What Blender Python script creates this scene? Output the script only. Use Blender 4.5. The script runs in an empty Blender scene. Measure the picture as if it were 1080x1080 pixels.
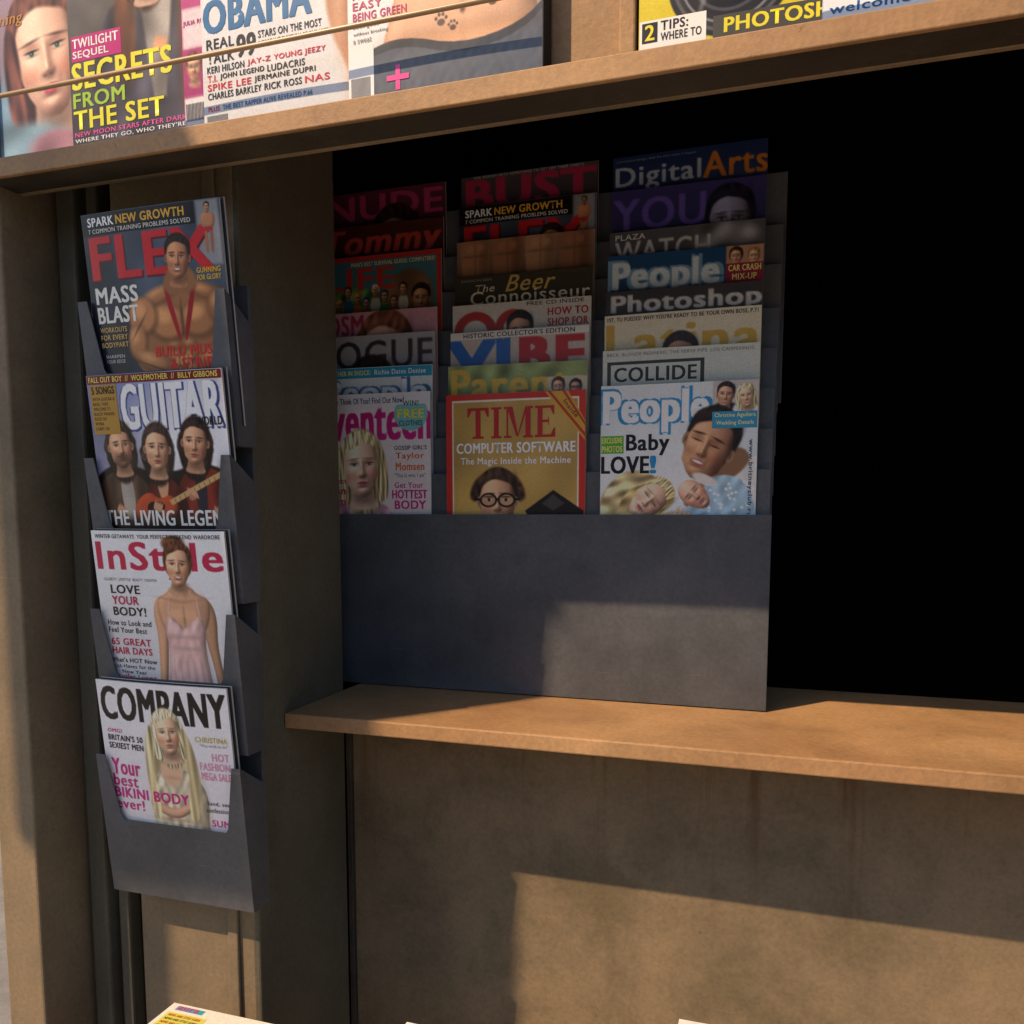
import bpy, bmesh, math, random
import numpy as np
from mathutils import Vector, Matrix
random.seed(4)
S=bpy.context.scene
COL=S.collection
EY=1.55   # eye height; heights below are given relative to it
# ------------------------------------------------------------------ materials
def newmat(name):
    m=bpy.data.materials.new(name); m.use_nodes=True
    nt=m.node_tree; b=nt.nodes['Principled BSDF']; return m,nt,b
def nd(nt,t,**k):
    n=nt.nodes.new(t)
    for a,v in k.items():
        if a in n.inputs: n.inputs[a].default_value=v
        else: setattr(n,a,v)
    return n
def ramp(nt,stops):
    r=nt.nodes.new('ShaderNodeValToRGB'); e=r.color_ramp.elements
    while len(e)<len(stops): e.new(.5)
    for i,(p,c) in enumerate(stops): e[i].position=p; e[i].color=(*c,1)
    return r
def grime(name,c0,c1,c2,rough=.6,scale=3.0,streak=.5,bump=.15,spec=.35,rust=None,blotch=.0,scratch=.0):
    m,nt,b=newmat(name); L=nt.links.new
    tc=nd(nt,'ShaderNodeNewGeometry')
    n1=nd(nt,'ShaderNodeTexNoise',Scale=scale,Detail=10.0,Roughness=.62); L(tc.outputs['Position'],n1.inputs['Vector'])
    r1=ramp(nt,[(.3,c0),(.52,c1),(.72,c2)]); L(n1.outputs['Fac'],r1.inputs['Fac'])
    mp=nd(nt,'ShaderNodeMapping'); mp.inputs['Scale'].default_value=(19,19,1.6); L(tc.outputs['Position'],mp.inputs['Vector'])
    n2=nd(nt,'ShaderNodeTexNoise',Scale=1.0,Detail=7.0,Roughness=.65); L(mp.outputs['Vector'],n2.inputs['Vector'])
    r2=ramp(nt,[(.3,(.55,.55,.55)),(.6,(1,1,1))]); L(n2.outputs['Fac'],r2.inputs['Fac'])
    mx=nd(nt,'ShaderNodeMix',data_type='RGBA',blend_type='MULTIPLY'); mx.inputs[0].default_value=streak
    L(r1.outputs['Color'],mx.inputs[6]); L(r2.outputs['Color'],mx.inputs[7])
    n3=nd(nt,'ShaderNodeTexNoise',Scale=160.0,Detail=4.0,Roughness=.7); L(tc.outputs['Position'],n3.inputs['Vector'])
    r3=ramp(nt,[(.3,(.74,.74,.74)),(.62,(1.06,1.06,1.06))]); L(n3.outputs['Fac'],r3.inputs['Fac'])
    mx2=nd(nt,'ShaderNodeMix',data_type='RGBA',blend_type='MULTIPLY'); mx2.inputs[0].default_value=.7
    L(mx.outputs[2],mx2.inputs[6]); L(r3.outputs['Color'],mx2.inputs[7])
    out=mx2.outputs[2]
    n4=nd(nt,'ShaderNodeTexNoise',Scale=38.0,Detail=8.0,Roughness=.75); L(tc.outputs['Position'],n4.inputs['Vector'])
    r4=ramp(nt,[(.65,(0,0,0)),(.72,(.8,.8,.8))]); L(n4.outputs['Fac'],r4.inputs['Fac'])
    mx3=nd(nt,'ShaderNodeMix',data_type='RGBA'); L(r4.outputs['Color'],mx3.inputs[0]); L(out,mx3.inputs[6])
    mx3.inputs[7].default_value=(c0[0]*.6,c0[1]*.55,c0[2]*.5,1); out=mx3.outputs[2]
    if blotch:
        n6=nd(nt,'ShaderNodeTexNoise',Scale=7.0,Detail=9.0,Roughness=.7,Distortion=.3); L(tc.outputs['Position'],n6.inputs['Vector'])
        r6=ramp(nt,[(.36,(.42,.46,.42)),(.5,(.9,.9,.88)),(.66,(1.15,1.12,1.06))]); L(n6.outputs['Fac'],r6.inputs['Fac'])
        mx6=nd(nt,'ShaderNodeMix',data_type='RGBA',blend_type='MULTIPLY'); mx6.inputs[0].default_value=blotch
        L(out,mx6.inputs[6]); L(r6.outputs['Color'],mx6.inputs[7]); out=mx6.outputs[2]
    if scratch:
        mp7=nd(nt,'ShaderNodeMapping'); mp7.inputs['Scale'].default_value=(9,9,150); mp7.inputs['Rotation'].default_value=(0,.12,0); L(tc.outputs['Position'],mp7.inputs['Vector'])
        n7=nd(nt,'ShaderNodeTexNoise',Scale=1.0,Detail=3.0,Roughness=.6); L(mp7.outputs['Vector'],n7.inputs['Vector'])
        r7=ramp(nt,[(.70,(0,0,0)),(.76,(1,1,1))]); L(n7.outputs['Fac'],r7.inputs['Fac'])
        m7=nd(nt,'ShaderNodeMath',operation='MULTIPLY'); L(r7.outputs['Color'],m7.inputs[0]); m7.inputs[1].default_value=scratch
        mx7=nd(nt,'ShaderNodeMix',data_type='RGBA'); L(m7.outputs[0],mx7.inputs[0]); L(out,mx7.inputs[6]); mx7.inputs[7].default_value=(c2[0]*1.6,c2[1]*1.6,c2[2]*1.6,1); out=mx7.outputs[2]
    if rust:
        sp=nd(nt,'ShaderNodeSeparateXYZ'); L(tc.outputs['Position'],sp.inputs[0])
        mr=nd(nt,'ShaderNodeMapRange'); mr.inputs[1].default_value=rust[0]; mr.inputs[2].default_value=rust[1]; mr.inputs[3].default_value=0;mr.inputs[4].default_value=.75
        L(sp.outputs['Z'],mr.inputs[0])
        mp5=nd(nt,'ShaderNodeMapping'); mp5.inputs['Scale'].default_value=(17,17,.8); L(tc.outputs['Position'],mp5.inputs['Vector'])
        n5=nd(nt,'ShaderNodeTexNoise',Scale=1.0,Detail=6.0,Roughness=.7); L(mp5.outputs['Vector'],n5.inputs['Vector'])
        r5=ramp(nt,[(.54,(0,0,0)),(.64,(1,1,1))]); L(n5.outputs['Fac'],r5.inputs['Fac'])
        lt=nd(nt,'ShaderNodeMath',operation='LESS_THAN'); L(sp.outputs['Z'],lt.inputs[0]); lt.inputs[1].default_value=rust[1]+.01
        mu=nd(nt,'ShaderNodeMath',operation='MULTIPLY'); L(r5.outputs['Color'],mu.inputs[0]); L(mr.outputs[0],mu.inputs[1])
        mu2=nd(nt,'ShaderNodeMath',operation='MULTIPLY'); L(mu.outputs[0],mu2.inputs[0]); L(lt.outputs[0],mu2.inputs[1])
        mx4=nd(nt,'ShaderNodeMix',data_type='RGBA'); L(mu2.outputs[0],mx4.inputs[0]); L(out,mx4.inputs[6]); mx4.inputs[7].default_value=(.11,.045,.018,1); out=mx4.outputs[2]
    L(out,b.inputs['Base Color'])
    rr=nd(nt,'ShaderNodeMapRange'); rr.inputs[3].default_value=rough-.12; rr.inputs[4].default_value=rough+.18; L(n1.outputs['Fac'],rr.inputs[0]); L(rr.outputs[0],b.inputs['Roughness'])
    b.inputs['Specular IOR Level'].default_value=spec
    bp=nd(nt,'ShaderNodeBump',Strength=bump,Distance=.003); L(n3.outputs['Fac'],bp.inputs['Height'])
    bp2=nd(nt,'ShaderNodeBump',Strength=bump*1.2,Distance=.012); L(n1.outputs['Fac'],bp2.inputs['Height']); L(bp.outputs[0],bp2.inputs['Normal']); L(bp2.outputs[0],b.inputs['Normal'])
    return m
M_WALL=grime('painted_board',(.16,.125,.08),(.25,.185,.112),(.31,.23,.14),scale=2.2,streak=.15,blotch=.35,scratch=.12)
M_LOWER=grime('weathered_panel',(.16,.128,.08),(.25,.182,.108),(.32,.235,.14),scale=2.6,rust=(.95,1.256),streak=.12,blotch=.5,scratch=.12)
M_JAMB=grime('jamb_board',(.09,.082,.058),(.125,.112,.078),(.155,.138,.096),scale=3,streak=.15,blotch=.3)
M_SHELF=grime('shelf_wood',(.33,.18,.085),(.44,.255,.12),(.52,.31,.15),rough=.5,scale=4,streak=.08,blotch=.35,scratch=.2)
M_TRIM=grime('trim_dark',(.03,.026,.02),(.055,.045,.032),(.09,.075,.05),scale=5)
M_RACK=grime('slate_metal',(.06,.064,.073),(.088,.093,.104),(.12,.124,.138),rough=.42,scale=6,streak=.2,bump=.06,spec=.5,blotch=.35,scratch=.3)
M_BLACK=grime('dark_interior',(.004,.004,.004),(.006,.006,.006),(.008,.008,.008),rough=.8)  # near-black colour stands in for the darkness of the unlit room
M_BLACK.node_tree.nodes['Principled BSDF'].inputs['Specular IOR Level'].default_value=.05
M_PAVE=grime('pavement_concrete',(.2,.195,.185),(.28,.27,.255),(.34,.33,.31),scale=2)
M_ASPH=grime('asphalt',(.035,.035,.036),(.05,.05,.05),(.065,.065,.064),scale=2)
M_PLASTER=grime('street_plaster',(.28,.27,.26),(.36,.35,.33),(.42,.41,.39),scale=1)
M_BRICK=grime('street_masonry',(.16,.14,.12),(.22,.19,.165),(.27,.23,.2),scale=1)
M_GLASSD,_nt,_b=newmat('dark_glass'); _b.inputs['Base Color'].default_value=(.02,.025,.03,1); _b.inputs['Roughness'].default_value=.1
def plain(name,c,r=.5,metal=0):
    m,nt,b=newmat(name); n=nd(nt,'ShaderNodeTexNoise',Scale=60.0,Detail=5.0)
    rp=ramp(nt,[(.3,tuple(x*.8 for x in c)),(.7,tuple(min(1,x*1.1) for x in c))]); nt.links.new(n.outputs['Fac'],rp.inputs['Fac']); nt.links.new(rp.outputs['Color'],b.inputs['Base Color'])
    b.inputs['Roughness'].default_value=r; b.inputs['Metallic'].default_value=metal; return m
M_PAPER=plain('page_paper',(.5,.49,.46),.7)
M_ROD=plain('rod_wood',(.42,.27,.14),.4)
M_POLE=plain('pole_paint',(.08,.09,.09),.4,.3)
M_INK,nt,b=newmat('printed_cover')
at=nd(nt,'ShaderNodeAttribute',attribute_name='ink'); geo=nd(nt,'ShaderNodeNewGeometry')
n=nd(nt,'ShaderNodeTexNoise',Scale=45.0,Detail=6.0,Roughness=.7); nt.links.new(geo.outputs['Position'],n.inputs['Vector'])
rp=ramp(nt,[(.25,(.86,.86,.84)),(.55,(1,1,1))]); nt.links.new(n.outputs['Fac'],rp.inputs['Fac'])
mx=nd(nt,'ShaderNodeMix',data_type='RGBA',blend_type='MULTIPLY'); mx.inputs[0].default_value=.5
nt.links.new(at.outputs['Color'],mx.inputs[6]); nt.links.new(rp.outputs['Color'],mx.inputs[7]); nt.links.new(mx.outputs[2],b.inputs['Base Color'])
b.inputs['Roughness'].default_value=.33; b.inputs['Specular IOR Level'].default_value=.45
n2=nd(nt,'ShaderNodeTexNoise',Scale=14.0,Detail=2.0); nt.links.new(geo.outputs['Position'],n2.inputs['Vector'])
bp=nd(nt,'ShaderNodeBump',Strength=.14,Distance=.01); nt.links.new(n2.outputs['Fac'],bp.inputs['Height']); nt.links.new(bp.outputs[0],b.inputs['Normal'])
# ------------------------------------------------------------------ mesh helpers
def mesh_obj(name,verts,faces,mat,parent=None,smooth=False):
    me=bpy.data.meshes.new(name); me.from_pydata([tuple(v) for v in verts],[],faces); me.materials.append(mat)
    o=bpy.data.objects.new(name,me); COL.objects.link(o)
    if parent: o.parent=parent
    return o
def boxes(name,blist,mat,parent=None,bevel=.0015):
    bm=bmesh.new()
    for (x0,x1,y0,y1,z0,z1) in blist:
        r=bmesh.ops.create_cube(bm,size=1)
        for v in r['verts']:
            v.co=Vector(((x0+x1)/2+v.co.x*(x1-x0),(y0+y1)/2+v.co.y*(y1-y0),(z0+z1)/2+v.co.z*(z1-z0)+EY))
    if bevel: bmesh.ops.bevel(bm,geom=bm.edges[:],offset=bevel,segments=2,affect='EDGES',profile=.5)
    me=bpy.data.meshes.new(name); bm.to_mesh(me); bm.free(); me.materials.append(mat)
    o=bpy.data.objects.new(name,me); COL.objects.link(o)
    if parent: o.parent=parent
    return o
def empty(name,label,cat,group=None,loc=(0,0,0)):
    e=bpy.data.objects.new(name,None); COL.objects.link(e); e['label']=label; e['category']=cat
    if group: e['group']=group
    return e
# ------------------------------------------------------------------ environment
def ground(name,x0,x1,y0,y1,z,mat):
    o=mesh_obj(name,[(x0,y0,z),(x1,y0,z),(x1,y1,z),(x0,y1,z)],[(0,1,2,3)],mat); o['kind']='structure'; return o
ground('ground',-150,150,-150,150,-.13,M_ASPH)
pv=boxes('pavement',[(-30,30,-4.2,9,-EY-.12,-EY)],M_PAVE,bevel=.01); pv['kind']='structure'
ground('road',-80,80,-12,-4.2,-.126,M_ASPH)
def building(name,label,x0,x1,y0,y1,h,mat):
    e=empty(name,label,'building')
    zb=-EY-.12
    boxes('wall',[(x0,x1,y0,y1,zb,zb+h)],mat,e,.02)
    boxes('cornice',[(x0-.15,x1+.15,y0-.15,y1+.15,zb+h,zb+h+.25)],M_PLASTER,e,.02)
    face=y1 if abs(y1)<abs(y0) else y0; s=1 if face==y1 else -1
    n=int((x1-x0)//2.4)
    for fl in range(int(h//3)):
        for i in range(n):
            cx=x0+1.3+i*2.4; z=zb+1+fl*3
            w=boxes('window',[(cx-.5,cx+.5,face+s*.01-.02,face+s*.01+.02,z,z+1.5)],M_GLASSD,e,0)
            boxes('sill',[(cx-.6,cx+.6,face+(0 if s>0 else -.1),face+(.1 if s>0 else 0),z-.1,z)],M_PLASTER,w,0)
building('street_building','brown masonry building across the road',-14,14,-22,-15,5.2,M_BRICK)  # unseen building, added to block low sky light from the window covers
nb=boxes('plaster_wall',[(-6,-3.2,2.5,2.7,-EY,1.2),(-6.05,-3.15,2.45,2.75,1.2,1.28)],M_PLASTER,None,.01); nb['label']='pale grey plastered wall beyond the newsstand'; nb['category']='wall'
sg=empty('sun_blocker','plain grey street sign board on a tall pole','sign')  # unseen board, added to keep the sun off the wall rack
boxes('blocker_board',[(-1.83,-1.50,-1.12,-1.10,1.01,1.80),(-1.85,-1.48,-1.125,-1.095,1.80,1.83)],M_POLE,sg,.004)
bm=bmesh.new(); bmesh.ops.create_cone(bm,cap_ends=True,segments=20,radius1=.035,radius2=.03,depth=EY+1.8)
for v in bm.verts: v.co+=Vector((-1.80,-1.16,(EY+1.8)/2))
me=bpy.data.meshes.new('pole'); bm.to_mesh(me); bm.free(); me.materials.append(M_POLE); o=bpy.data.objects.new('pole',me); COL.objects.link(o); o.parent=sg
# ------------------------------------------------------------------ kiosk
K=empty('newsstand_kiosk','brown painted wooden newsstand with open dark serving window','newsstand')
G=-EY
boxes('corner_column',[(-1.01,-.946,-.075,0.055,G,.95)],M_WALL,K,.003)
boxes('groove_panel',[(-.9455,-.8465,.035,.05,G,.95)],M_TRIM,K,.002)
boxes('groove_strip',[(-.935,-.905,.0,.034,G,.94),(-.893,-.875,.008,.034,G,.94)],M_JAMB,K,.004)
boxes('post',[(-.846,-.66,.0,.05,G,.95)],M_WALL,K,.003)
boxes('post_moulding',[(-.70,-.684,-.006,-.0005,G,.94)],M_WALL,K,.002)
boxes('window_jamb',[(-.676,-.654,.001,.235,G,.95)],M_JAMB,K,.003)
boxes('lower_panel',[(-.645,3.0,.242,.262,G,-.298)],M_LOWER,K,.002)
boxes('corner_bead',[(-.6535,-.645,.236,.258,G,-.298)],M_TRIM,K,.001)
boxes('counter_shelf',[(-.6535,3.0,.07,.46,-.2965,-.276)],M_SHELF,K,.002)
boxes('end_wall',[(-1.0,-.95,.06,2.0,G,.95)],M_WALL,K,.004)
boxes('far_wall',[(3.0,3.06,-.0,2.0,G,.95)],M_WALL,K,.004)
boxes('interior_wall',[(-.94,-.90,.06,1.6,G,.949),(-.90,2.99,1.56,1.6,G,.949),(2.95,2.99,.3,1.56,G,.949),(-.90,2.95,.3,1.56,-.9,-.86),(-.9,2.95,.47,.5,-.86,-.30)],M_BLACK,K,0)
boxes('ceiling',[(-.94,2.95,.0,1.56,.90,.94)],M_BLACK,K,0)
boxes('roof',[(-1.42,3.15,-.14,2.1,.955,1.03)],M_TRIM,K,.006)
boxes('header_board',[(-.653,3.0,.2,.235,.66,.90)],M_TRIM,K,.002)
boxes('display_ledge',[(-1.40,3.0,-.10,-.0935,.3965,.4185)],M_SHELF,K,.0012)
boxes('ledge_floor',[(-1.40,3.0,-.0933,-.045,.3985,.4045)],M_TRIM,K,.001)  # dark material paints in the shade on the ledge's underside
boxes('display_backboard',[(-1.40,3.0,-.0445,-.035,.3985,.95)],M_WALL,K,.002)
boxes('divider_board',[(-.242,-.172,-.062,-.046,.4055,.93),(-.172,-.156,-.074,-.046,.4055,.93)],M_SHELF,K,.002)
bm=bmesh.new(); bmesh.ops.create_cone(bm,cap_ends=True,segments=16,radius1=.0026,radius2=.0026,depth=4.3)
bmesh.ops.rotate(bm,verts=bm.verts,matrix=Matrix.Rotation(math.pi/2,3,'Y'))
for v in bm.verts: v.co+=Vector((.75,-.112,.480+EY))
me=bpy.data.meshes.new('rail'); bm.to_mesh(me); bm.free(); me.materials.append(M_ROD)
o=bpy.data.objects.new('rail',me); COL.objects.link(o); o.parent=K
# ------------------------------------------------------------------ cover painter
_tc={}
def text_tris(s):
    if s in _tc: return _tc[s]
    cu=bpy.data.curves.new('t','FONT'); cu.body=s; cu.size=1; cu.resolution_u=3; cu.dimensions='2D'; cu.fill_mode='BOTH'; cu.space_character=1.09
    ob=bpy.data.objects.new('t',cu)
    me=bpy.data.meshes.new_from_object(ob)
    me.calc_loop_triangles()
    v=np.empty(len(me.vertices)*3); me.vertices.foreach_get('co',v); v=v.reshape(-1,3)[:,:2]
    t=np.empty(len(me.loop_triangles)*3,dtype=np.int64); me.loop_triangles.foreach_get('vertices',t); t=t.reshape(-1,3)
    bpy.data.objects.remove(ob); bpy.data.curves.remove(cu); bpy.data.meshes.remove(me)
    _tc[s]=(v,t); return v,t
def C(h):
    if isinstance(h,str):
        h=h.lstrip('#'); return np.array([int(h[i:i+2],16)/255 for i in (0,2,4)])
    return np.array(h,dtype=float)
def lin(c): return np.where(c<=.04045,c/12.92,((np.clip(c,0,1)+.055)/1.055)**2.4)
LD=np.array([-.34,-.36,.87])
def blur(a,n):
    for _ in range(n):
        p=np.pad(a,1,'edge'); a=(p[:-2,1:-1]+p[2:,1:-1]+p[1:-1,:-2]+p[1:-1,2:]+2*a)/6
    return a
def lamb(hx,hy,k=.5):
    n=1/np.sqrt(1+hx*hx+hy*hy); s=(-hx*LD[0]-hy*LD[1]+LD[2])*n/LD[2]
    return np.clip(1-k+k*np.clip(s,0,1.5),.35,1.25)
class Cover:
    def __init__(s,bg,vis=1.3,nx=110,vis0=0.0):
        ys=list(np.linspace(vis0,vis,max(2,int(nx*(vis-vis0)))))
        s.vis=vis; s.vis0=vis0; s.nyf=len(ys); s.j0=1 if vis0>0 else 0
        if vis0>0: ys=[0.0]+ys
        if vis<1.3: ys=ys+[1.3]
        s.ny=len(ys); s.nx=nx
        s.X,s.Y=np.meshgrid(np.linspace(0,1,nx),np.array(ys))
        s.c=np.ones(s.X.shape+(3,))*C(bg)
        s.fr=[(0,0,1,0)]; s.tv=[];s.tt=[];s.tcol=[];s.n=0; s.px=1/nx; s.clip=None
    def loc(s):
        x,y=s.X,s.Y
        for (cx,cy,sc,r) in s.fr:
            x=x-cx;y=y-cy
            cr,sr=math.cos(r),math.sin(r)
            x,y=(x*cr+y*sr)/sc,(-x*sr+y*cr)/sc
        return x,y
    def scl(s):
        k=1
        for f in s.fr:k*=f[2]
        return k
    def push(s,cx,cy,sc,rot=0): s.fr.append((cx,cy,sc,math.radians(rot)))
    def pop(s): s.fr.pop()
    def put(s,m,col,a=1,tex=0,fx=10,fy=10,seed=0,rl=None):
        col=C(col)
        if s.clip is not None: m=m*s.clip
        m=(m*a)[...,None]
        if tex:
            x,y=s.loc(); k=1+tex*nz(x,y,seed,fx,fy)[...,None]; col=np.clip(col*k,0,1)
        if rl is not None: col=np.clip(col*rl[...,None],0,1)
        s.c=s.c*(1-m)+col*m
    def shade_h(s,h,k=.55):
        hy,hx=np.gradient(h); return lamb(hx/s.px,hy/s.px,k)
    def mell(s,cx,cy,rx,ry,soft=None,rot=0):
        x,y=s.loc(); x=x-cx;y=y-cy
        if rot:
            r=math.radians(rot); x,y=x*math.cos(r)+y*math.sin(r),-x*math.sin(r)+y*math.cos(r)
        soft=max(soft or 0,s.px*1.2/s.scl())
        q=np.sqrt((x/rx)**2+(y/ry)**2); s._q=q
        d=(1-q)*min(rx,ry)
        m=np.clip(.5+d/soft,0,1); return m*m*(3-2*m)
    def ell(s,cx,cy,rx,ry,col,soft=None,rot=0,a=1,rl=0,**k):
        m=s.mell(cx,cy,rx,ry,soft,rot); sh=None
        if rl: sh=s.shade_h(np.sqrt(np.clip(1-s._q**2,0.06,1))*min(rx,ry)*s.scl()*rl)
        s.put(m,col,a,rl=sh,**k)
    def mpoly(s,pts,soft=None):
        x,y=s.loc(); ins=np.zeros(x.shape,bool); dm=np.full(x.shape,1e9); n=len(pts)
        for i in range(n):
            x1,y1=pts[i];x2,y2=pts[(i+1)%n]
            c=((y1>y)!=(y2>y)); 
            if y2!=y1: ins^=c&(x<(x2-x1)*(y-y1)/(y2-y1)+x1)
            dx,dy=x2-x1,y2-y1; L=dx*dx+dy*dy+1e-12
            t=np.clip(((x-x1)*dx+(y-y1)*dy)/L,0,1); dm=np.minimum(dm,np.hypot(x-x1-t*dx,y-y1-t*dy))
        soft=max(soft or 0,s.px*1.2/s.scl()); sd=np.where(ins,dm,-dm); s._sd=sd
        m=np.clip(.5+sd/soft,0,1); return m*m*(3-2*m)
    def poly(s,pts,col,soft=None,a=1,rl=0,**k):
        m=s.mpoly(pts,soft); sh=None
        if rl:
            h=np.sqrt(np.clip(1-(1-np.clip(s._sd/rl,0,1))**2,0,1))*rl*s.scl()*.85; sh=s.shade_h(blur(h,9))
        s.put(m,col,a,rl=sh,**k)
    def spline(s,pts,col,soft=None,a=1,**k):
        P=np.array(pts,float)
        for _ in range(2):
            Q=np.roll(P,-1,0); P=np.stack([P*.75+Q*.25,P*.25+Q*.75],1).reshape(-1,2)
        s.poly([tuple(p) for p in P],col,soft,a,**k)
    def rect(s,x0,y0,x1,y1,col,soft=None,a=1,**k): s.poly([(x0,y0),(x1,y0),(x1,y1),(x0,y1)],col,soft,a,**k)
    def grad(s,y0,y1,c0,c1):
        t=np.clip((s.Y-y0)/(y1-y0),0,1)[...,None]; s.c=C(c0)*(1-t)+C(c1)*t
    def mottle(s,a=.06,f=6,seed=1): s.c=np.clip(s.c*(1+a*nz(s.X,s.Y,seed,f,f)[...,None]),0,1)
    def grain(s,a=.03):
        r=np.random.RandomState(3); s.c=np.clip(s.c*(1+a*r.randn(*s.X.shape)[...,None]),0,1)
    def _fit(s,t,x0,y0,x1,y1,shear,rot):
        v,tr=text_tris(t)
        v=v.copy(); v[:,0]+=v[:,1]*shear
        mn=v.min(0);mxx=v.max(0)
        v=(v-mn)/(mxx-mn+1e-9)
        p=np.column_stack([x0+v[:,0]*(x1-x0),y1-v[:,1]*(y1-y0)])
        if rot:
            r=math.radians(rot); cx,cy=(x0+x1)/2,(y0+y1)/2; d=p-[cx,cy]
            p=np.column_stack([cx+d[:,0]*math.cos(r)-d[:,1]*math.sin(r),cy+d[:,0]*math.sin(r)+d[:,1]*math.cos(r)])
        return p,tr
    def strikes(s,bold,h):
        e=bold*h*.75
        return [(0,0)] if bold<.012 else ([(-e,-e*.4),(e,e*.4),(-e,e*.4),(e,-e*.4)] if bold<.045 else [(-e,-e*.4),(e,e*.4),(-e,e*.4),(e,-e*.4),(0,0)])
    def T(s,t,x0,y0,x1,y1,col,bold=.02,shear=0,rot=0,layer=2):
        p,tr=s._fit(t,x0,y0,x1,y1,shear,rot); h=y1-y0
        if t.upper()!=t: h*=.8
        for k,(dx,dy) in enumerate(s.strikes(bold,h)): s.add(p+[dx,dy],tr,col,layer+.12*k)
    def TR(s,t,x0,y0,x1,y1,col,bold=.02,shear=0,q=4):
        p,tr=s._fit(t,x0,y0,x1,y1,shear,0)
        gx=1/(s.nx-1); gy=(s.vis-s.vis0)/(s.nyf-1)
        W=s.nx*q;H=s.nyf*q; im=np.zeros((H,W),bool)
        for dx,dy in s.strikes(bold,y1-y0):
            u=(p[:,0]+dx)/gx*q+q/2; v=(p[:,1]+dy-s.vis0)/gy*q+q/2
            for a,b_,c_ in tr:
                ux=u[[a,b_,c_]];vy=v[[a,b_,c_]]
                i0=max(0,int(ux.min()));i1=min(W,int(ux.max())+2);j0=max(0,int(vy.min()));j1=min(H,int(vy.max())+2)
                if i1<=i0 or j1<=j0: continue
                xx=np.arange(i0,i1)+.5; yy=(np.arange(j0,j1)+.5)[:,None]
                d=[(ux[(k+1)%3]-ux[k])*(yy-vy[k])-(vy[(k+1)%3]-vy[k])*(xx-ux[k]) for k in range(3)]
                im[j0:j1,i0:i1]|=((d[0]>=0)&(d[1]>=0)&(d[2]>=0))|((d[0]<=0)&(d[1]<=0)&(d[2]<=0))
        m=im.reshape(s.nyf,q,s.nx,q).mean((1,3))
        M=np.zeros(s.X.shape); M[s.j0:s.j0+s.nyf]=m; s.put(M,col)
    def add(s,p,tr,col,layer=2):
        p=np.column_stack([np.clip(p[:,0],0.004,.996),np.clip(p[:,1],.004,1.296)])
        s.tv.append(np.column_stack([p,np.full(len(p),layer)])); s.tt.append(tr+s.n); s.n+=len(p)
        s.tcol.append(np.ones((len(p),3))*C(col))
    def P(s,pts,col,layer=1):
        p=np.array(pts,float); tr=np.array([[0,i+1,i] for i in range(1,len(pts)-1)]); s.add(p,tr,col,layer)
    def R(s,x0,y0,x1,y1,col,layer=1):
        nx=max(1,int((x1-x0)/.08))
        for i in range(nx):
            a=x0+(x1-x0)*i/nx;b2=x0+(x1-x0)*(i+1)/nx; s.P([(a,y0),(a,y1),(b2,y1),(b2,y0)],col,layer)
def nz(x,y,seed,fx,fy):
    r=np.random.RandomState(abs(int(seed))+7); o=0
    for i in range(9):
        a=r.uniform(.5,2.2); o=o+np.sin(x*fx*a*r.choice([-1,1])+y*fy*r.uniform(.5,2.2)+r.uniform(0,6.28))
    return o/4.2
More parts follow.
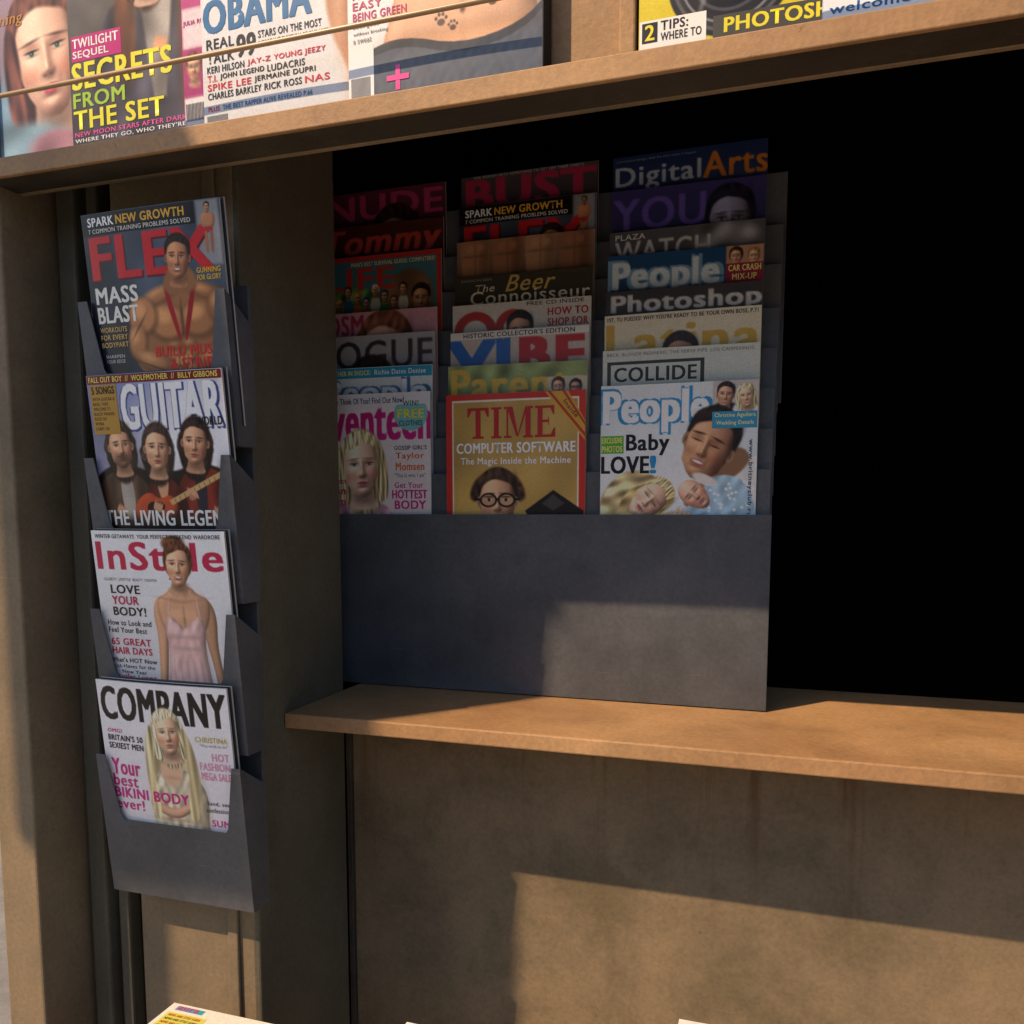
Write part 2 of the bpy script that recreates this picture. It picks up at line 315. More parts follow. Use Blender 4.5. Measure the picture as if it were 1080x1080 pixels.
def face(c,cx,cy,r,skin='e0a884',hair='3a2416',rot=0,long=0,lips='b0524c',male=False,eyes='2a1c14',smile=False,glasses=False,hairfx=14,bald=False,turn=0,beard=False,curly=False,shut=False,part=-.15,neck=True):
    """photograph-like head: a height field of the face in soft studio light from the upper left"""
    skin=C(skin);hair=C(hair); up=lambda k:np.clip(skin*k,0,1)
    seed=abs(int(cx*97+cy*31)); lr=math.radians(rot)
    c.push(cx,cy,r,rot)
    if not bald:
        if long:
            c.ell(.02,.3*long,.9,1.05+.55*long,hair*.72,.16,tex=.4,fx=hairfx,fy=2,seed=seed)
        if curly:
            rr=random.Random(seed)
            for i in range(34):
                a=rr.uniform(0,6.28); c.ell(math.cos(a)*.72,-.1+math.sin(a)*.78+.25*long,.24,.22,hair*rr.uniform(.55,1.5),.16,tex=.35,fx=28,fy=28,seed=i)
        c.ell(0,-.25,.80 if not male else .73,.92,hair,.1,tex=.4,fx=hairfx,fy=3,seed=seed)
    if neck: c.spline([(-.36,.3),(.36,.3),(.38,.95),(.62,1.4),(-.62,1.4),(-.38,.95)],skin*.93,.1); c.ell(.08,.95,.42,.26,skin*.52,.28,a=.75); c.ell(.32,1.1,.12,.3,skin*.7,.2,a=.5)
    if male or bald:
        for sx in (-1,1): c.ell(sx*.67,.02,.1,.19,skin*.86,.05); c.ell(sx*.67,.04,.045,.1,skin*.6,.06)
    jw=.50 if male else .42
    m=np.maximum(c.mell(0,-.14,.645,.80,.05),c.mpoly([(-.64,-.1),(.64,-.1),(.61,.25),(jw+.05,.60),(.27,.90),(.1,.99),(-.1,.99),(-.27,.90),(-jw-.05,.60),(-.61,.25)],.06))
    x,y=c.loc(); t=turn*.14
    def H(x,y):
        g=lambda a,b_,sx,sy,k:k*np.exp(-((x-a)/sx)**2-((y-b_)/sy)**2)
        h=.70*np.sqrt(np.clip(1-((x-t*.4)/.78)**2-((y-.0)/1.16)**2,.05,1))
        h=h+g(t,.02,.09,.26,.075)+g(t,.235,.11,.11,.09)
        h=h+g(t,.50,.17,.05,.02)+g(t,.585,.13,.05,.03)-g(t,.68,.16,.06,.03)+g(t,.83,.17,.13,.05)
        for sx in(-1,1):
            h=h+g(t+sx*.10,.27,.06,.06,.025)-g(t+sx*.27,-.10,.16,.12,.06)+g(t+sx*.27,-.085,.10,.06,.025)+g(t+sx*.27,-.27,.20,.08,.02)+g(sx*.38+t,.20,.17,.16,.035)-g(t+sx*.27,.46,.06,.14,.012)-g(sx*.5,.45,.13,.18,.03)
        return h
    e=.02; hx=(H(x+e,y)-H(x-e,y))/(2*e); hy=(H(x,y+e)-H(x,y-e))/(2*e)
    gx=hx*math.cos(lr)-hy*math.sin(lr); gy=hx*math.sin(lr)+hy*math.cos(lr)
    sh=lamb(gx,gy,.72)*1.05
    warm=np.clip((1-sh)[...,None]*C((-.05,.14,.20)),-.2,.3)
    old=c.clip; m0=m if old is None else m*old
    colr=np.clip(skin*sh[...,None]*(1-warm)+np.clip(sh-1.10,0,1)[...,None]*.5,0,1)
    c.c=c.c*(1-m0[...,None])+colr*m0[...,None]
    c.clip=m0
    for sx in(-1,1):
        ex=sx*.27+t
        c.ell(sx*.38+t,.27,.16,.14,up(C((1.04,.80,.76))),.25,a=.4 if not male else .25)
        c.ell(ex,-.12,.16,.08,skin*C((.70,.58,.54)),.12,a=.5)
        if shut: c.ell(ex,-.05,.13,.02,'20140f',.04,a=.9)
        else:
            c.ell(ex,-.075,.105,.038,'d2c8c0',.035); c.ell(ex+turn*.02,-.078,.050,.045,eyes,.025); c.ell(ex-.016,-.094,.014,.014,'ffffff',.015,a=.8)
            c.ell(ex+sx*.008,-.112,.13,.020,'1c1210',.03,a=.9); c.ell(ex,-.035,.10,.012,skin*.5,.04,a=.4)
        c.ell(ex+sx*.02,-.255,.17,.032 if male else .022,hair*.5+.03,.05,rot=sx*7,a=.75)
    for sx in(-1,1): c.ell(t+sx*.065,.325,.035,.018,skin*.35,.03,a=.7)
    if smile: c.ell(t,.525,.21,.082,C(lips),.04,a=.85); c.ell(t,.515,.165,.038,'f4f0ea',.03); c.ell(t,.585,.10,.02,np.clip(C(lips)*1.3,0,1),.04,a=.6)
    else:
        c.ell(t,.50,.165,.04,C(lips)*.85,.03,a=.8);c.ell(t,.575,.135,.042,lips,.03,a=.8); c.ell(t,.535,.165,.010,C(lips)*.35,.025,a=.9); c.ell(t-.03,.575,.05,.016,np.clip(C(lips)*1.5,0,1),.03,a=.6)
    if beard: c.ell(0,.72,.55,.38,hair,.3,a=.5,tex=.3,fx=50,fy=50); c.ell(0,.42,.25,.05,hair,.08,a=.6)
    c.clip=old
    if not bald:
        c.spline([(-.74,-.12),(-.76,-.75),(-.3,-1.16),(.3,-1.16),(.76,-.75),(.74,-.08),(.62,-.26),(.54,-.58),(part+.28,-.72),(part,-.77),(part-.25,-.66),(-.58,-.48),(-.63,-.22)],hair,.09,tex=.45,fx=hairfx,fy=6,seed=seed)
        if not male and long:
            c.spline([(-.62,-.55),(-.57,-.1),(-.60,.4),(-.48,.9+.5*long),(-.95,.8+.5*long),(-.92,0),(-.8,-.6)],hair,.1,tex=.45,fx=hairfx,fy=3,seed=seed+1)
            c.spline([(.60,-.55),(.57,-.1),(.60,.4),(.48,.9+.5*long),(.95,.8+.5*long),(.92,0),(.8,-.6)],hair*.8,.1,tex=.45,fx=hairfx,fy=3,seed=seed+2)
            c.ell(-.75,.2,.05,.5,np.clip(hair*1.3,0,1),.12,a=.5)
        c.ell(-.28,-.86,.34,.09,np.clip(hair*1.5+.06,0,1),.22,a=.5,rot=-16); c.ell(.62,-.5,.12,.4,hair*.5,.2,a=.5)
    if glasses:
        for sx in(-1,1):
            c.ell(sx*.33,-.04,.32,.25,'120e0c',.04); c.ell(sx*.33,-.04,.25,.185,skin*.95,.04); c.ell(sx*.31,-.05,.11,.045,'d8cfc8',.03); c.ell(sx*.31,-.05,.06,.055,eyes,.03); c.ell(sx*.31,-.15,.18,.03,'2a1c14',.04,a=.7)
        c.rect(-.08,-.1,.08,-.03,'120e0c'); c.rect(-.8,-.11,-.62,-.03,'120e0c'); c.rect(.62,-.11,.8,-.03,'120e0c')
    c.pop()
SK='dea47c'
# ------------------------------------------------------------------ the magazine object
_covermesh={}
def magazine(cov,W,x,y,ztop,label,group,bow=.002,tilt=0,yaw=0,roll=0,thick=.0045,curl=0.0):
    def off(u,v): return -bow*4*u*(1-u) - curl*(1-v/1.3)**2
    M=Matrix.Translation(Vector((x,y,ztop+EY)))@Matrix.Rotation(math.radians(yaw),4,'Z')@Matrix.Rotation(math.radians(roll),4,'Y')@Matrix.Rotation(math.radians(tilt),4,'X')
    nu,nv=14,8; vs=[];fs=[]
    for k in range(2):
        for j in range(nv):
            for i in range(nu):
                u=i/(nu-1);v=j/(nv-1)*1.3
                vs.append((u*W,off(u,v)+.0003+k*thick,-v*W))
    N=nu*nv
    for j in range(nv-1):
        for i in range(nu-1):
            a=j*nu+i; fs.append((a,a+nu,a+nu+1,a+1)); fs.append((N+a,N+a+1,N+a+nu+1,N+a+nu))
    for i in range(nu-1):
        fs.append((i,i+1,N+i+1,N+i)); a=(nv-1)*nu+i; fs.append((a+1,a,N+a,N+a+1))
    for j in range(nv-1):
        a=j*nu; fs.append((a+nu,a,N+a,N+a+nu)); a=j*nu+nu-1; fs.append((a,a+nu,N+a+nu,N+a))
    o=mesh_obj('magazine',vs,fs,M_PAPER); o['label']=label;o['category']='magazine';o['group']=group
    o.matrix_world=M
    if cov not in _covermesh:
        cov.grain(.025)
        U=cov.X.ravel();V=cov.Y.ravel(); nx,ny=cov.nx,cov.ny
        idx=np.arange(nx*ny).reshape(ny,nx)
        q=np.stack([idx[:-1,:-1],idx[1:,:-1],idx[1:,1:],idx[:-1,1:]],-1).reshape(-1,4)
        _covermesh[cov]=(U,V,q)
    U,V,q=_covermesh[cov]
    co=np.column_stack([U*W,off(U,V),-V*W]); colr=cov.c.reshape(-1,3); loops=[q.ravel()]; sizes=[np.full(len(q),4)]
    if cov.n:
        tv=np.vstack(cov.tv); tt=np.vstack(cov.tt)+len(co); 
        co2=np.column_stack([tv[:,0]*W,off(tv[:,0],tv[:,1])-.0002*tv[:,2],-tv[:,1]*W])
        co=np.vstack([co,co2]); colr=np.vstack([colr,np.vstack(cov.tcol)]); loops.append(tt.ravel()); sizes.append(np.full(len(tt),3))
    me=bpy.data.meshes.new('cover'); lo=np.concatenate(loops).astype(np.int32); sz=np.concatenate(sizes).astype(np.int32)
    me.vertices.add(len(co)); me.vertices.foreach_set('co',co.astype(np.float32).ravel())
    me.loops.add(len(lo)); me.loops.foreach_set('vertex_index',lo)
    me.polygons.add(len(sz)); st=np.concatenate([[0],np.cumsum(sz)[:-1]]).astype(np.int32); me.polygons.foreach_set('loop_start',st)
    try: me.polygons.foreach_set('loop_total',sz)
    except Exception: pass
    me.update(calc_edges=True)
    ca=me.color_attributes.new('ink','FLOAT_COLOR','POINT'); ca.data.foreach_set('color',np.column_stack([lin(np.clip(colr,0,1))*.98,np.ones(len(colr))]).astype(np.float32).ravel())
    me.materials.append(M_INK)
    c=bpy.data.objects.new('cover',me); COL.objects.link(c); c.parent=o
    return o
# ================================================================== COVERS: wall rack
NB=250
def cv_flex(vis=1.3):
    c=Cover('2c3340',vis,NB if vis>1 else 120)
    c.ell(.55,.55,.6,.7,'566173',.5,a=.8); c.ell(.08,.7,.25,.6,'1c212c',.3,a=.8); c.mottle(.15,9)
    c.rect(.84,.0,.99,.36,'a9a8a8',.03,a=.8)
    c.TR('FLEX',.06,.15,.93,.39,'5c1014',.08); c.TR('FLEX',.05,.14,.92,.38,'d4262e',.07)
    c.R(0.0,0.0,.83,.125,'15130f'); 
    c.T('SPARK',.05,.025,.25,.075,'ffffff',.05); c.T('NEW GROWTH',.27,.025,.76,.075,'f0b83c',.05)
    c.T('7 COMMON TRAINING PROBLEMS SOLVED',.05,.09,.80,.115,'e8e4da',.02)
    c.push(.915,.07,.058); 
    c.spline([(-.5,1.5),(-.1,1.5),(-.1,3.9),(-.5,3.9)],'b87850',.08);c.spline([(.1,1.5),(.55,1.5),(.45,3.9),(.1,3.9)],'a86c48',.08); c.spline([(-.75,.0),(.75,.0),(.85,1.0),(.5,1.6),(-.5,1.6),(-.85,1.0)],'c98a60',.1,rl=.35); c.rect(-.5,1.4,.5,1.8,'c03038'); face(c,0,-.45,.45,'d09a70','2a1a10',male=True); c.pop()
    sk=C('d08c5a')
    def mu(x,y,rx,ry,rt,k=1.0,h=1.1):
        c.ell(x+.008,y+.014,rx*1.12,ry*1.12,sk*.50,.045,rot=rt,a=.65); c.ell(x,y,rx*.96,ry*.96,sk*k,.04,rot=rt,a=.9); c.ell(x-rx*.22,y-ry*.3,rx*.5,ry*.42,np.clip(sk*1.32,0,1),.05,rot=rt,a=.75)
    c.spline([(.55,.46),(.42,.51),(.31,.6),(.27,.74),(.31,.90),(.40,.98),(.38,1.35),(.94,1.35),(.94,1.0),(1.03,.9),(1.04,.62),(.94,.51),(.80,.45)],sk*.82,.012)
    mu(.52,.50,.12,.04,-18,.95,.8); mu(.84,.49,.11,.04,18,.85,.8)
    for y in(.79,.86,.93): mu(.60,y,.04,.03,0,.85);mu(.71,y,.04,.03,0,.78)
    mu(.565,.655,.13,.10,8,1.02,.9); mu(.79,.645,.125,.10,-8,.92,.9)
    mu(.385,.61,.10,.105,25,1.05,1.0); mu(.95,.59,.09,.105,-25,.85,1.0)
    mu(.33,.76,.065,.10,10,1.0,1.1); mu(.985,.76,.05,.10,-8,.8,1.1)
    mu(.43,.875,.12,.05,18,1.0,1.2); mu(.88,.875,.12,.05,-18,.88,1.2)
    for (x,y,rx,ry,rt) in [(.675,.64,.007,.08,0),(.36,.67,.07,.006,-50),(.45,.92,.10,.005,18),(.87,.92,.10,.005,-18)]: c.ell(x,y,rx,ry,sk*.35,.016,rot=rt,a=.7)
    c.spline([(.555,.47),(.59,.45),(.66,.74),(.645,.80)],'b0242c',.008);c.spline([(.80,.45),(.765,.44),(.68,.74),(.695,.80)],'a02028',.008)
    for i in range(4): c.ell(.612+i*.032,.90-.004*i,.018,.036,sk*.45,.012,rot=8,a=.7); c.ell(.61+i*.032,.892-.004*i,.014,.031,np.clip(sk*1.1,0,1),.010,rot=8)
    c.spline([(.42,1.02),(.9,1.02),(.94,1.3),(.4,1.3)],'20222a',.03)
    c.spline([(.60,.34),(.765,.34),(.83,.50),(.54,.51)],sk*.78,.03)
    face(c,.685,.305,.120,'d08e62','2a1c14',5,male=True,lips='a05a48',turn=-.3,smile=True)
    c.T('MASS',.05,.43,.37,.525,'f4f0e6',.06); c.T('BLAST',.05,.545,.36,.64,'f4f0e6',.06)
    c.T('WORKOUTS',.05,.665,.26,.695,'e8c070',.02);c.T('FOR EVERY',.05,.71,.26,.74,'e8c070',.02);c.T('BODYPART',.05,.755,.26,.785,'e8c070',.02)
    c.T('GUNNING',.81,.37,.97,.40,'f0c040',.04);c.T('FOR GLORY',.81,.41,.97,.44,'f0c040',.04)
    c.T('SHARPEN',.07,.83,.22,.85,'dddddd',.01);c.T('YOUR EDGE',.07,.86,.22,.88,'dddddd',.01)
    c.T('BUILD MUS',.46,.80,.86,.86,'e83838',.05);c.T('& STRIP',.56,.875,.86,.935,'e83838',.05)
    return c
def cv_guitar():
    c=Cover('8b93b8',1.3,NB); c.grad(0,.6,'7f8bc0','efecec'); c.ell(.95,.35,.5,.4,'f8f6f7',.4,a=.9); c.ell(.05,.5,.3,.5,'75749a',.3,a=.7); c.mottle(.06,8)
    c.R(0,0,1,.055,'7a1420'); c.T('FALL OUT BOY  //  WOLFMOTHER  //  BILLY GIBBONS',.02,.012,.97,.045,'f3e36a',.03)
    c.TR('GUITAR',.26,.07,.98,.345,'3c4a86',.085); c.TR('GUITAR',.26,.065,.97,.335,'fcfcfc',.045)
    c.R(.02,.06,.23,.36,'b98d36',2); c.T('5 SONGS',.035,.07,.215,.115,'2a1606',.05,layer=3)
    for i,l in enumerate(['WITH GUITAR &','BASS TABS','WELCOME TO','BLACK PARADE','ROCK ON','WOMAN','CARRY ON']): c.T(l,.035,.135+i*.03,.035+.0135*len(l),.155+i*.03,'33200c',.0,layer=3)
    c.spline([(-.05,.66),(.08,.56),(.26,.54),(.42,.60),(.52,.58),(.62,.60),(.76,.54),(.94,.58),(1.05,.66),(1.05,1.4),(-.05,1.4)],'1e1714',.02,tex=.35,fx=11,fy=11)
    c.spline([(-.02,.66),(.2,.56),(.38,.64),(.44,.80),(.40,1.1),(-.02,1.1)],'5a4234',.015,tex=.3,fx=30,fy=12); c.spline([(.17,.6),(.28,.6),(.28,.9),(.19,.9)],'b9ac9e',.012,tex=.1,fx=20,fy=20); c.ell(.36,.75,.04,.2,'2c201a',.06,a=.6)
    c.spline([(.60,.66),(.78,.55),(.97,.62),(1.04,.8),(1.02,1.1),(.60,1.1)],'7c2c22',.015,tex=.3,fx=24,fy=12); c.spline([(.74,.59),(.83,.59),(.81,.9),(.75,.9)],'2c2c38',.012); c.ell(.95,.78,.05,.2,'3a1410',.06,a=.6)
    c.spline([(.36,.70),(.5,.59),(.65,.70),(.69,.85),(.66,1.1),(.35,1.1)],'5c231c',.015,tex=.25,fx=20,fy=10); c.spline([(.45,.6),(.56,.6),(.53,.78),(.48,.78)],SK,.012); c.ell(.62,.82,.04,.12,'2a0e0a',.06,a=.6)
    c.spline([(.27,.79),(.39,.71),(.47,.77),(.56,.73),(.62,.82),(.52,.92),(.42,.94),(.28,.92)],'c8542e',.008,rl=.03); c.spline([(.36,.8),(.44,.77),(.52,.8),(.46,.87),(.38,.88)],'2a0c08',.008)
    c.poly([(.54,.775),(.93,.60),(.945,.63),(.56,.805)],'d8b074',.006); c.poly([(.93,.585),(.985,.57),(.99,.62),(.945,.64)],'3a1c10',.006)
    for k in range(9): c.poly([(.58+k*.037,.765-k*.0165),(.584+k*.037,.763-k*.0165),(.594+k*.037,.79-k*.0165),(.59+k*.037,.792-k*.0165)],'705030',.003)
    for (x,y,r) in [(.43,.80,20),(.70,.72,-40),(.14,.82,30),(.87,.84,-10)]:
        c.ell(x+.02,y+.025,.035,.025,C(SK)*.85,.012,rot=r)
        for q in range(4): c.ell(x+q*.014,y+q*.006,.009,.03,SK,.008,rot=r+q*4)
    face(c,.21,.44,.135,'dba580','3a281e',-4,long=.75,male=True,hairfx=20,beard=True,curly=True,turn=.3)
    face(c,.77,.43,.132,'dba580','33231c',5,long=.8,male=True,hairfx=20,curly=True,turn=-.3)
    face(c,.49,.46,.135,'e2ae88','42302a',3,long=.75,male=True,hairfx=20,curly=True)
    c.ell(.49,1.02,.7,.14,'120c0a',.1,a=.9)
    c.T('WORLD',.80,.275,.975,.325,'1a1a22',.04,layer=3)
    c.T('THE LIVING LEGENDS',.03,.835,1.04,.93,'f6f4ee',.05)
    return c
def cv_style():
    c=Cover('f2f2f2',1.3,NB); c.grad(0,1.2,'f8f8f9','e6e2e2'); c.ell(.1,1.0,.4,.5,'d4d3d8',.4,a=.5)
    c.TR('InStyle',.03,.07,.97,.30,'c9284e',.045)
    c.T('WINTER GETAWAYS  YOUR PERFECT WEEKEND WARDROBE',.03,.022,.97,.047,'333333',.02)
    c.T('CELEBRITY  LIFESTYLE  BEAUTY  FASHION',.06,.30,.48,.318,'666666',.01)
    sk=C('e4ad86')
    c.spline([(.51,.40),(.45,.43),(.425,.52),(.445,.66),(.435,.82),(.42,1.0),(.475,1.02),(.505,.82),(.525,.66),(.54,.52)],sk,.008,rl=.035)
    c.spline([(.79,.40),(.86,.43),(.895,.54),(.88,.7),(.895,.84),(.92,1.0),(.86,1.02),(.835,.84),(.80,.68),(.78,.52)],sk*.86,.008,rl=.035)
    c.spline([(.57,.34),(.73,.34),(.76,.385),(.86,.42),(.84,.56),(.78,.66),(.52,.66),(.47,.56),(.455,.42),(.55,.385)],sk,.012,rl=.05)
    c.ell(.58,.43,.09,.007,sk*.74,.02,rot=8,a=.5);c.ell(.735,.43,.08,.007,sk*.74,.02,rot=-8,a=.5); c.ell(.80,.5,.04,.09,sk*.75,.05,a=.5)
    c.ell(.658,.545,.007,.05,sk*.6,.02,a=.7); c.ell(.60,.52,.05,.03,np.clip(sk*1.12,0,1),.04,a=.6); c.ell(.71,.52,.05,.03,np.clip(sk*1.08,0,1),.04,a=.6)
    dr=C('efc2ba')
    c.spline([(.50,.59),(.545,.525),(.60,.56),(.655,.62),(.71,.56),(.77,.52),(.81,.59),(.79,.74),(.81,.9),(.87,1.4),(.42,1.4),(.50,.9),(.525,.74)],dr,.008,tex=.07,fx=50,fy=34,rl=.06)
    c.ell(.585,.665,.06,.014,dr*.78,.03,a=.5); c.ell(.725,.665,.06,.014,dr*.75,.03,a=.5); c.ell(.57,.605,.035,.03,np.clip(dr*1.1,0,1),.04,a=.7); c.ell(.655,.74,.09,.012,dr*.78,.03,a=.5); c.ell(.78,.9,.03,.3,dr*.75,.06,a=.5)
    for i in range(12): c.poly([(.52+i*.024,.80+.012*(i%3)),(.528+i*.024,.80),(.508+i*.031,1.25),(.495+i*.031,1.25)],dr*(.78 if i%2 else 1.06),.010,a=.4)
    for (x,r_) in [(.545,8),(.765,-8)]: c.ell(x,.48,.004,.06,dr,.006,rot=r_)
    c.ell(.63,.075,.085,.05,'6a4028',.02,tex=.4,fx=40,fy=20); c.ell(.61,.06,.04,.015,'a0704a',.03,a=.6)
    face(c,.65,.215,.135,'e8b48e','5f3824',3,lips='b8483f',smile=True,part=.1,turn=-.2)
    for i,(t,x1,cl,b) in enumerate([('LOVE',.34,'222222',.05),('YOUR',.32,'c62a4e',.05),('BODY!',.37,'222222',.05)]):
        c.T(t,.11,.345+i*.072,x1,.40+i*.072,cl,b)
    for i,t in enumerate(['How to Look and','Feel Your Best']): c.T(t,.05,.575+i*.048,.40 if i==0 else .36,.61+i*.048,'222222',.025)
    c.T('65 GREAT',.06,.695,.38,.74,'c62a4e',.05);c.T('HAIR DAYS',.06,.755,.38,.80,'c62a4e',.05)
    c.T("What's HOT Now",.03,.825,.41,.855,'222222',.04)
    c.T('Must-Haves for the',.03,.868,.39,.893,'444444',.02);c.T('New Year',.12,.905,.32,.93,'444444',.02)
    c.T('Jennifer Lopez',.03,.935,.39,.97,'c62a4e',.05)
    return c
def cv_company():
    c=Cover('f2f1f3',1.3,NB); c.grad(0,1.2,'f7f6f8','e8e2e6')
    c.TR('COMPANY',.03,.04,.975,.26,'131214',.055)
    hair=C('ecd6a2')
    c.spline([(.38,.3),(.5,.2),(.64,.25),(.73,.45),(.75,.75),(.72,1.0),(.38,1.0),(.35,.7),(.34,.45)],hair*.8,.03,tex=.3,fx=34,fy=3)
    c.spline([(.41,.60),(.5,.55),(.62,.55),(.73,.60),(.80,.74),(.77,.95),(.82,1.4),(.34,1.4),(.37,1.0),(.33,.78)],'dccfb2',.015,tex=.2,fx=50,fy=36,rl=.06)
    c.ell(.74,.9,.05,.25,'9c8e72',.08,a=.5)
    c.spline([(.46,.50),(.60,.50),(.62,.62),(.53,.70),(.44,.62)],'eabf9e',.02); c.ell(.54,.62,.05,.01,'b88c6c',.03,a=.5)
    c.spline([(.36,.76),(.52,.85),(.65,.78),(.68,.83),(.53,.92),(.34,.84)],'e6b492',.010,rl=.03); c.ell(.52,.91,.12,.01,'a87c5c',.03,a=.5)
    c.ell(.66,.79,.03,.02,'e8b896',.01)
    for q in range(4): c.ell(.655+q*.008,.775-q*.002,.005,.03,'f0c4a2',.006,rot=20)
    face(c,.53,.325,.145,'f0c4a2','f2e0b0',-6,long=.65,lips='c8666a',hairfx=26,eyes='3a4a5c',part=.2,turn=.2)
    for (xs,k,sd) in (([.40,.42,.39,.43,.37,.33,.36],1.0,1),([.63,.66,.67,.63,.70,.75,.70],.86,2)):
        ys_=[.25,.4,.6,.88,.95,.6,.35]; c.spline(list(zip(xs,ys_)),hair*k,.018,tex=.35,fx=60,fy=4,seed=sd)
    c.T('OMG!',.05,.325,.17,.35,'d42a80',.03)
    c.T("BRITAIN'S 50",.05,.365,.33,.405,'222222',.04);c.T('SEXIEST MEN',.05,.42,.33,.46,'222222',.04)
    c.T('CHRISTINA',.74,.325,.97,.36,'d0b82c',.03);c.T('"What would she do?"',.77,.37,.97,.39,'888888',.0)
    c.T('HOT',.85,.43,.97,.48,'e79ab8',.04);c.T('FASHION',.755,.495,.97,.545,'e79ab8',.04);c.T('MEGA SALE',.76,.56,.97,.61,'e79ab8',.04)
    c.T('Your',.05,.53,.28,.64,'d8268a',.05);c.T('best',.05,.64,.25,.72,'d8268a',.05);c.T('BIKINI BODY',.05,.73,.64,.80,'d8268a',.055);c.T('ever!',.05,.81,.28,.88,'d8268a',.05)
    c.T('Sand, sea,',.78,.755,.95,.785,'333333',.02);c.T('confessions',.77,.80,.95,.83,'333333',.02)
    c.T('SUM',.80,.88,.93,.925,'d8268a',.04)
    return c
# ================================================================== COVERS: window front row
def cv_teen():
    c=Cover('e4dcdc',1.3,210); c.grad(0,1,'efe9ea','e0d4d2')
    c.TR('seventeen',.01,.1,1.0,.33,'c92680',.06)
    c.R(0,.02,1,.085,'e9e9ef'); c.T('What Does He Think Of You? Find Out Now!',.02,.03,.8,.072,'333344',.03)
    c.ell(.85,.15,.13,.12,'86c5c9',.01); c.T('WIN!',.79,.06,.91,.095,'1f6d58',.03);c.T('FREE',.75,.12,.95,.18,'f1ec3c',.06);c.T('CLOTHES',.76,.2,.94,.235,'1f6d58',.03)
    c.spline([(.15,.85),(.3,.76),(.58,.76),(.72,.85),(.8,1.3),(.1,1.3)],'d0a0a8',.02,tex=.25,fx=30,fy=30)
    face(c,.45,.52,.225,'f2ccb0','ecd49a',-3,long=.6,lips='cf5c6a',eyes='3c5a70',hairfx=28,part=.1,turn=.2)
    c.T("GOSSIP GIRL'S",.72,.375,.97,.405,'333333',.03)
    for i,t in enumerate(['Taylor','Momsen']): c.T(t,.73,.425+i*.07,.95,.48+i*.07,'e07828',.05)
    c.T('"This is who I am"',.72,.57,.96,.60,'333333',.01)
    c.T('Get Your',.72,.635,.94,.675,'cc2680',.04);c.T('HOTTEST',.70,.69,.97,.75,'cc2680',.06);c.T('BODY',.72,.765,.96,.825,'cc2680',.06)
    c.T('Perfect',.17,.60,.33,.64,'cc2680',.04); c.T('Skin',.17,.66,.32,.72,'cc2680',.05);c.T('Slim',.17,.74,.32,.80,'cc2680',.05)
    return c
def serif(c,word,x0,y0,x1,y1,col,layer=2):
    W={'T':.95,'I':.5,'M':1.25,'E':.9}; tot=sum(W[k] for k in word)+.08*(len(word)-1); sx=(x1-x0)/tot; h=y1-y0; x=x0
    for ch in word:
        w=W[ch]*sx
        def r(a,b_,d,e): c.P([(x+a*w,y0+b_*h),(x+a*w,y0+e*h),(x+d*w,y0+e*h),(x+d*w,y0+b_*h)],col,layer)
        if ch=='T':
            r(0,0,1,.09); r(.38,.09,.62,.93); r(.24,.93,.76,1)
            c.P([(x,y0+.09*h),(x,y0+.3*h),(x+.06*w,y0+.3*h),(x+.2*w,y0+.09*h)],col,layer);c.P([(x+w,y0+.09*h),(x+.8*w,y0+.09*h),(x+.94*w,y0+.3*h),(x+w,y0+.3*h)],col,layer)
        if ch=='I': r(.05,0,.95,.07);r(.28,.07,.72,.93);r(.05,.93,.95,1)
        if ch=='M':
            r(0,0,.1,.07);r(.82,0,1,.07);r(.09,.07,.15,.93);r(.74,.07,.92,.93);r(0,.93,.26,1);r(.66,.93,1,1)
            c.P([(x+.1*w,y0+.0*h),(x+.43*w,y0+.95*h),(x+.5*w,y0+.95*h),(x+.3*w,y0)],col,layer+.1); c.P([(x+.74*w,y0+.0*h),(x+.46*w,y0+.95*h),(x+.5*w,y0+.95*h),(x+.82*w,y0)],col,layer+.2)
        if ch=='E':
            r(0,0,.9,.08);r(.12,.08,.36,.92);r(0,.92,.95,1);r(.36,.45,.62,.53);r(.62,.36,.66,.62)
            c.P([(x+.9*w,y0+.08*h),(x+.72*w,y0+.08*h),(x+.84*w,y0+.28*h),(x+.9*w,y0+.28*h)],col,layer+.1);c.P([(x+.95*w,y0+.92*h),(x+.95*w,y0+.7*h),(x+.89*w,y0+.7*h),(x+.74*w,y0+.92*h)],col,layer+.1)
        x+=w+.08*sx
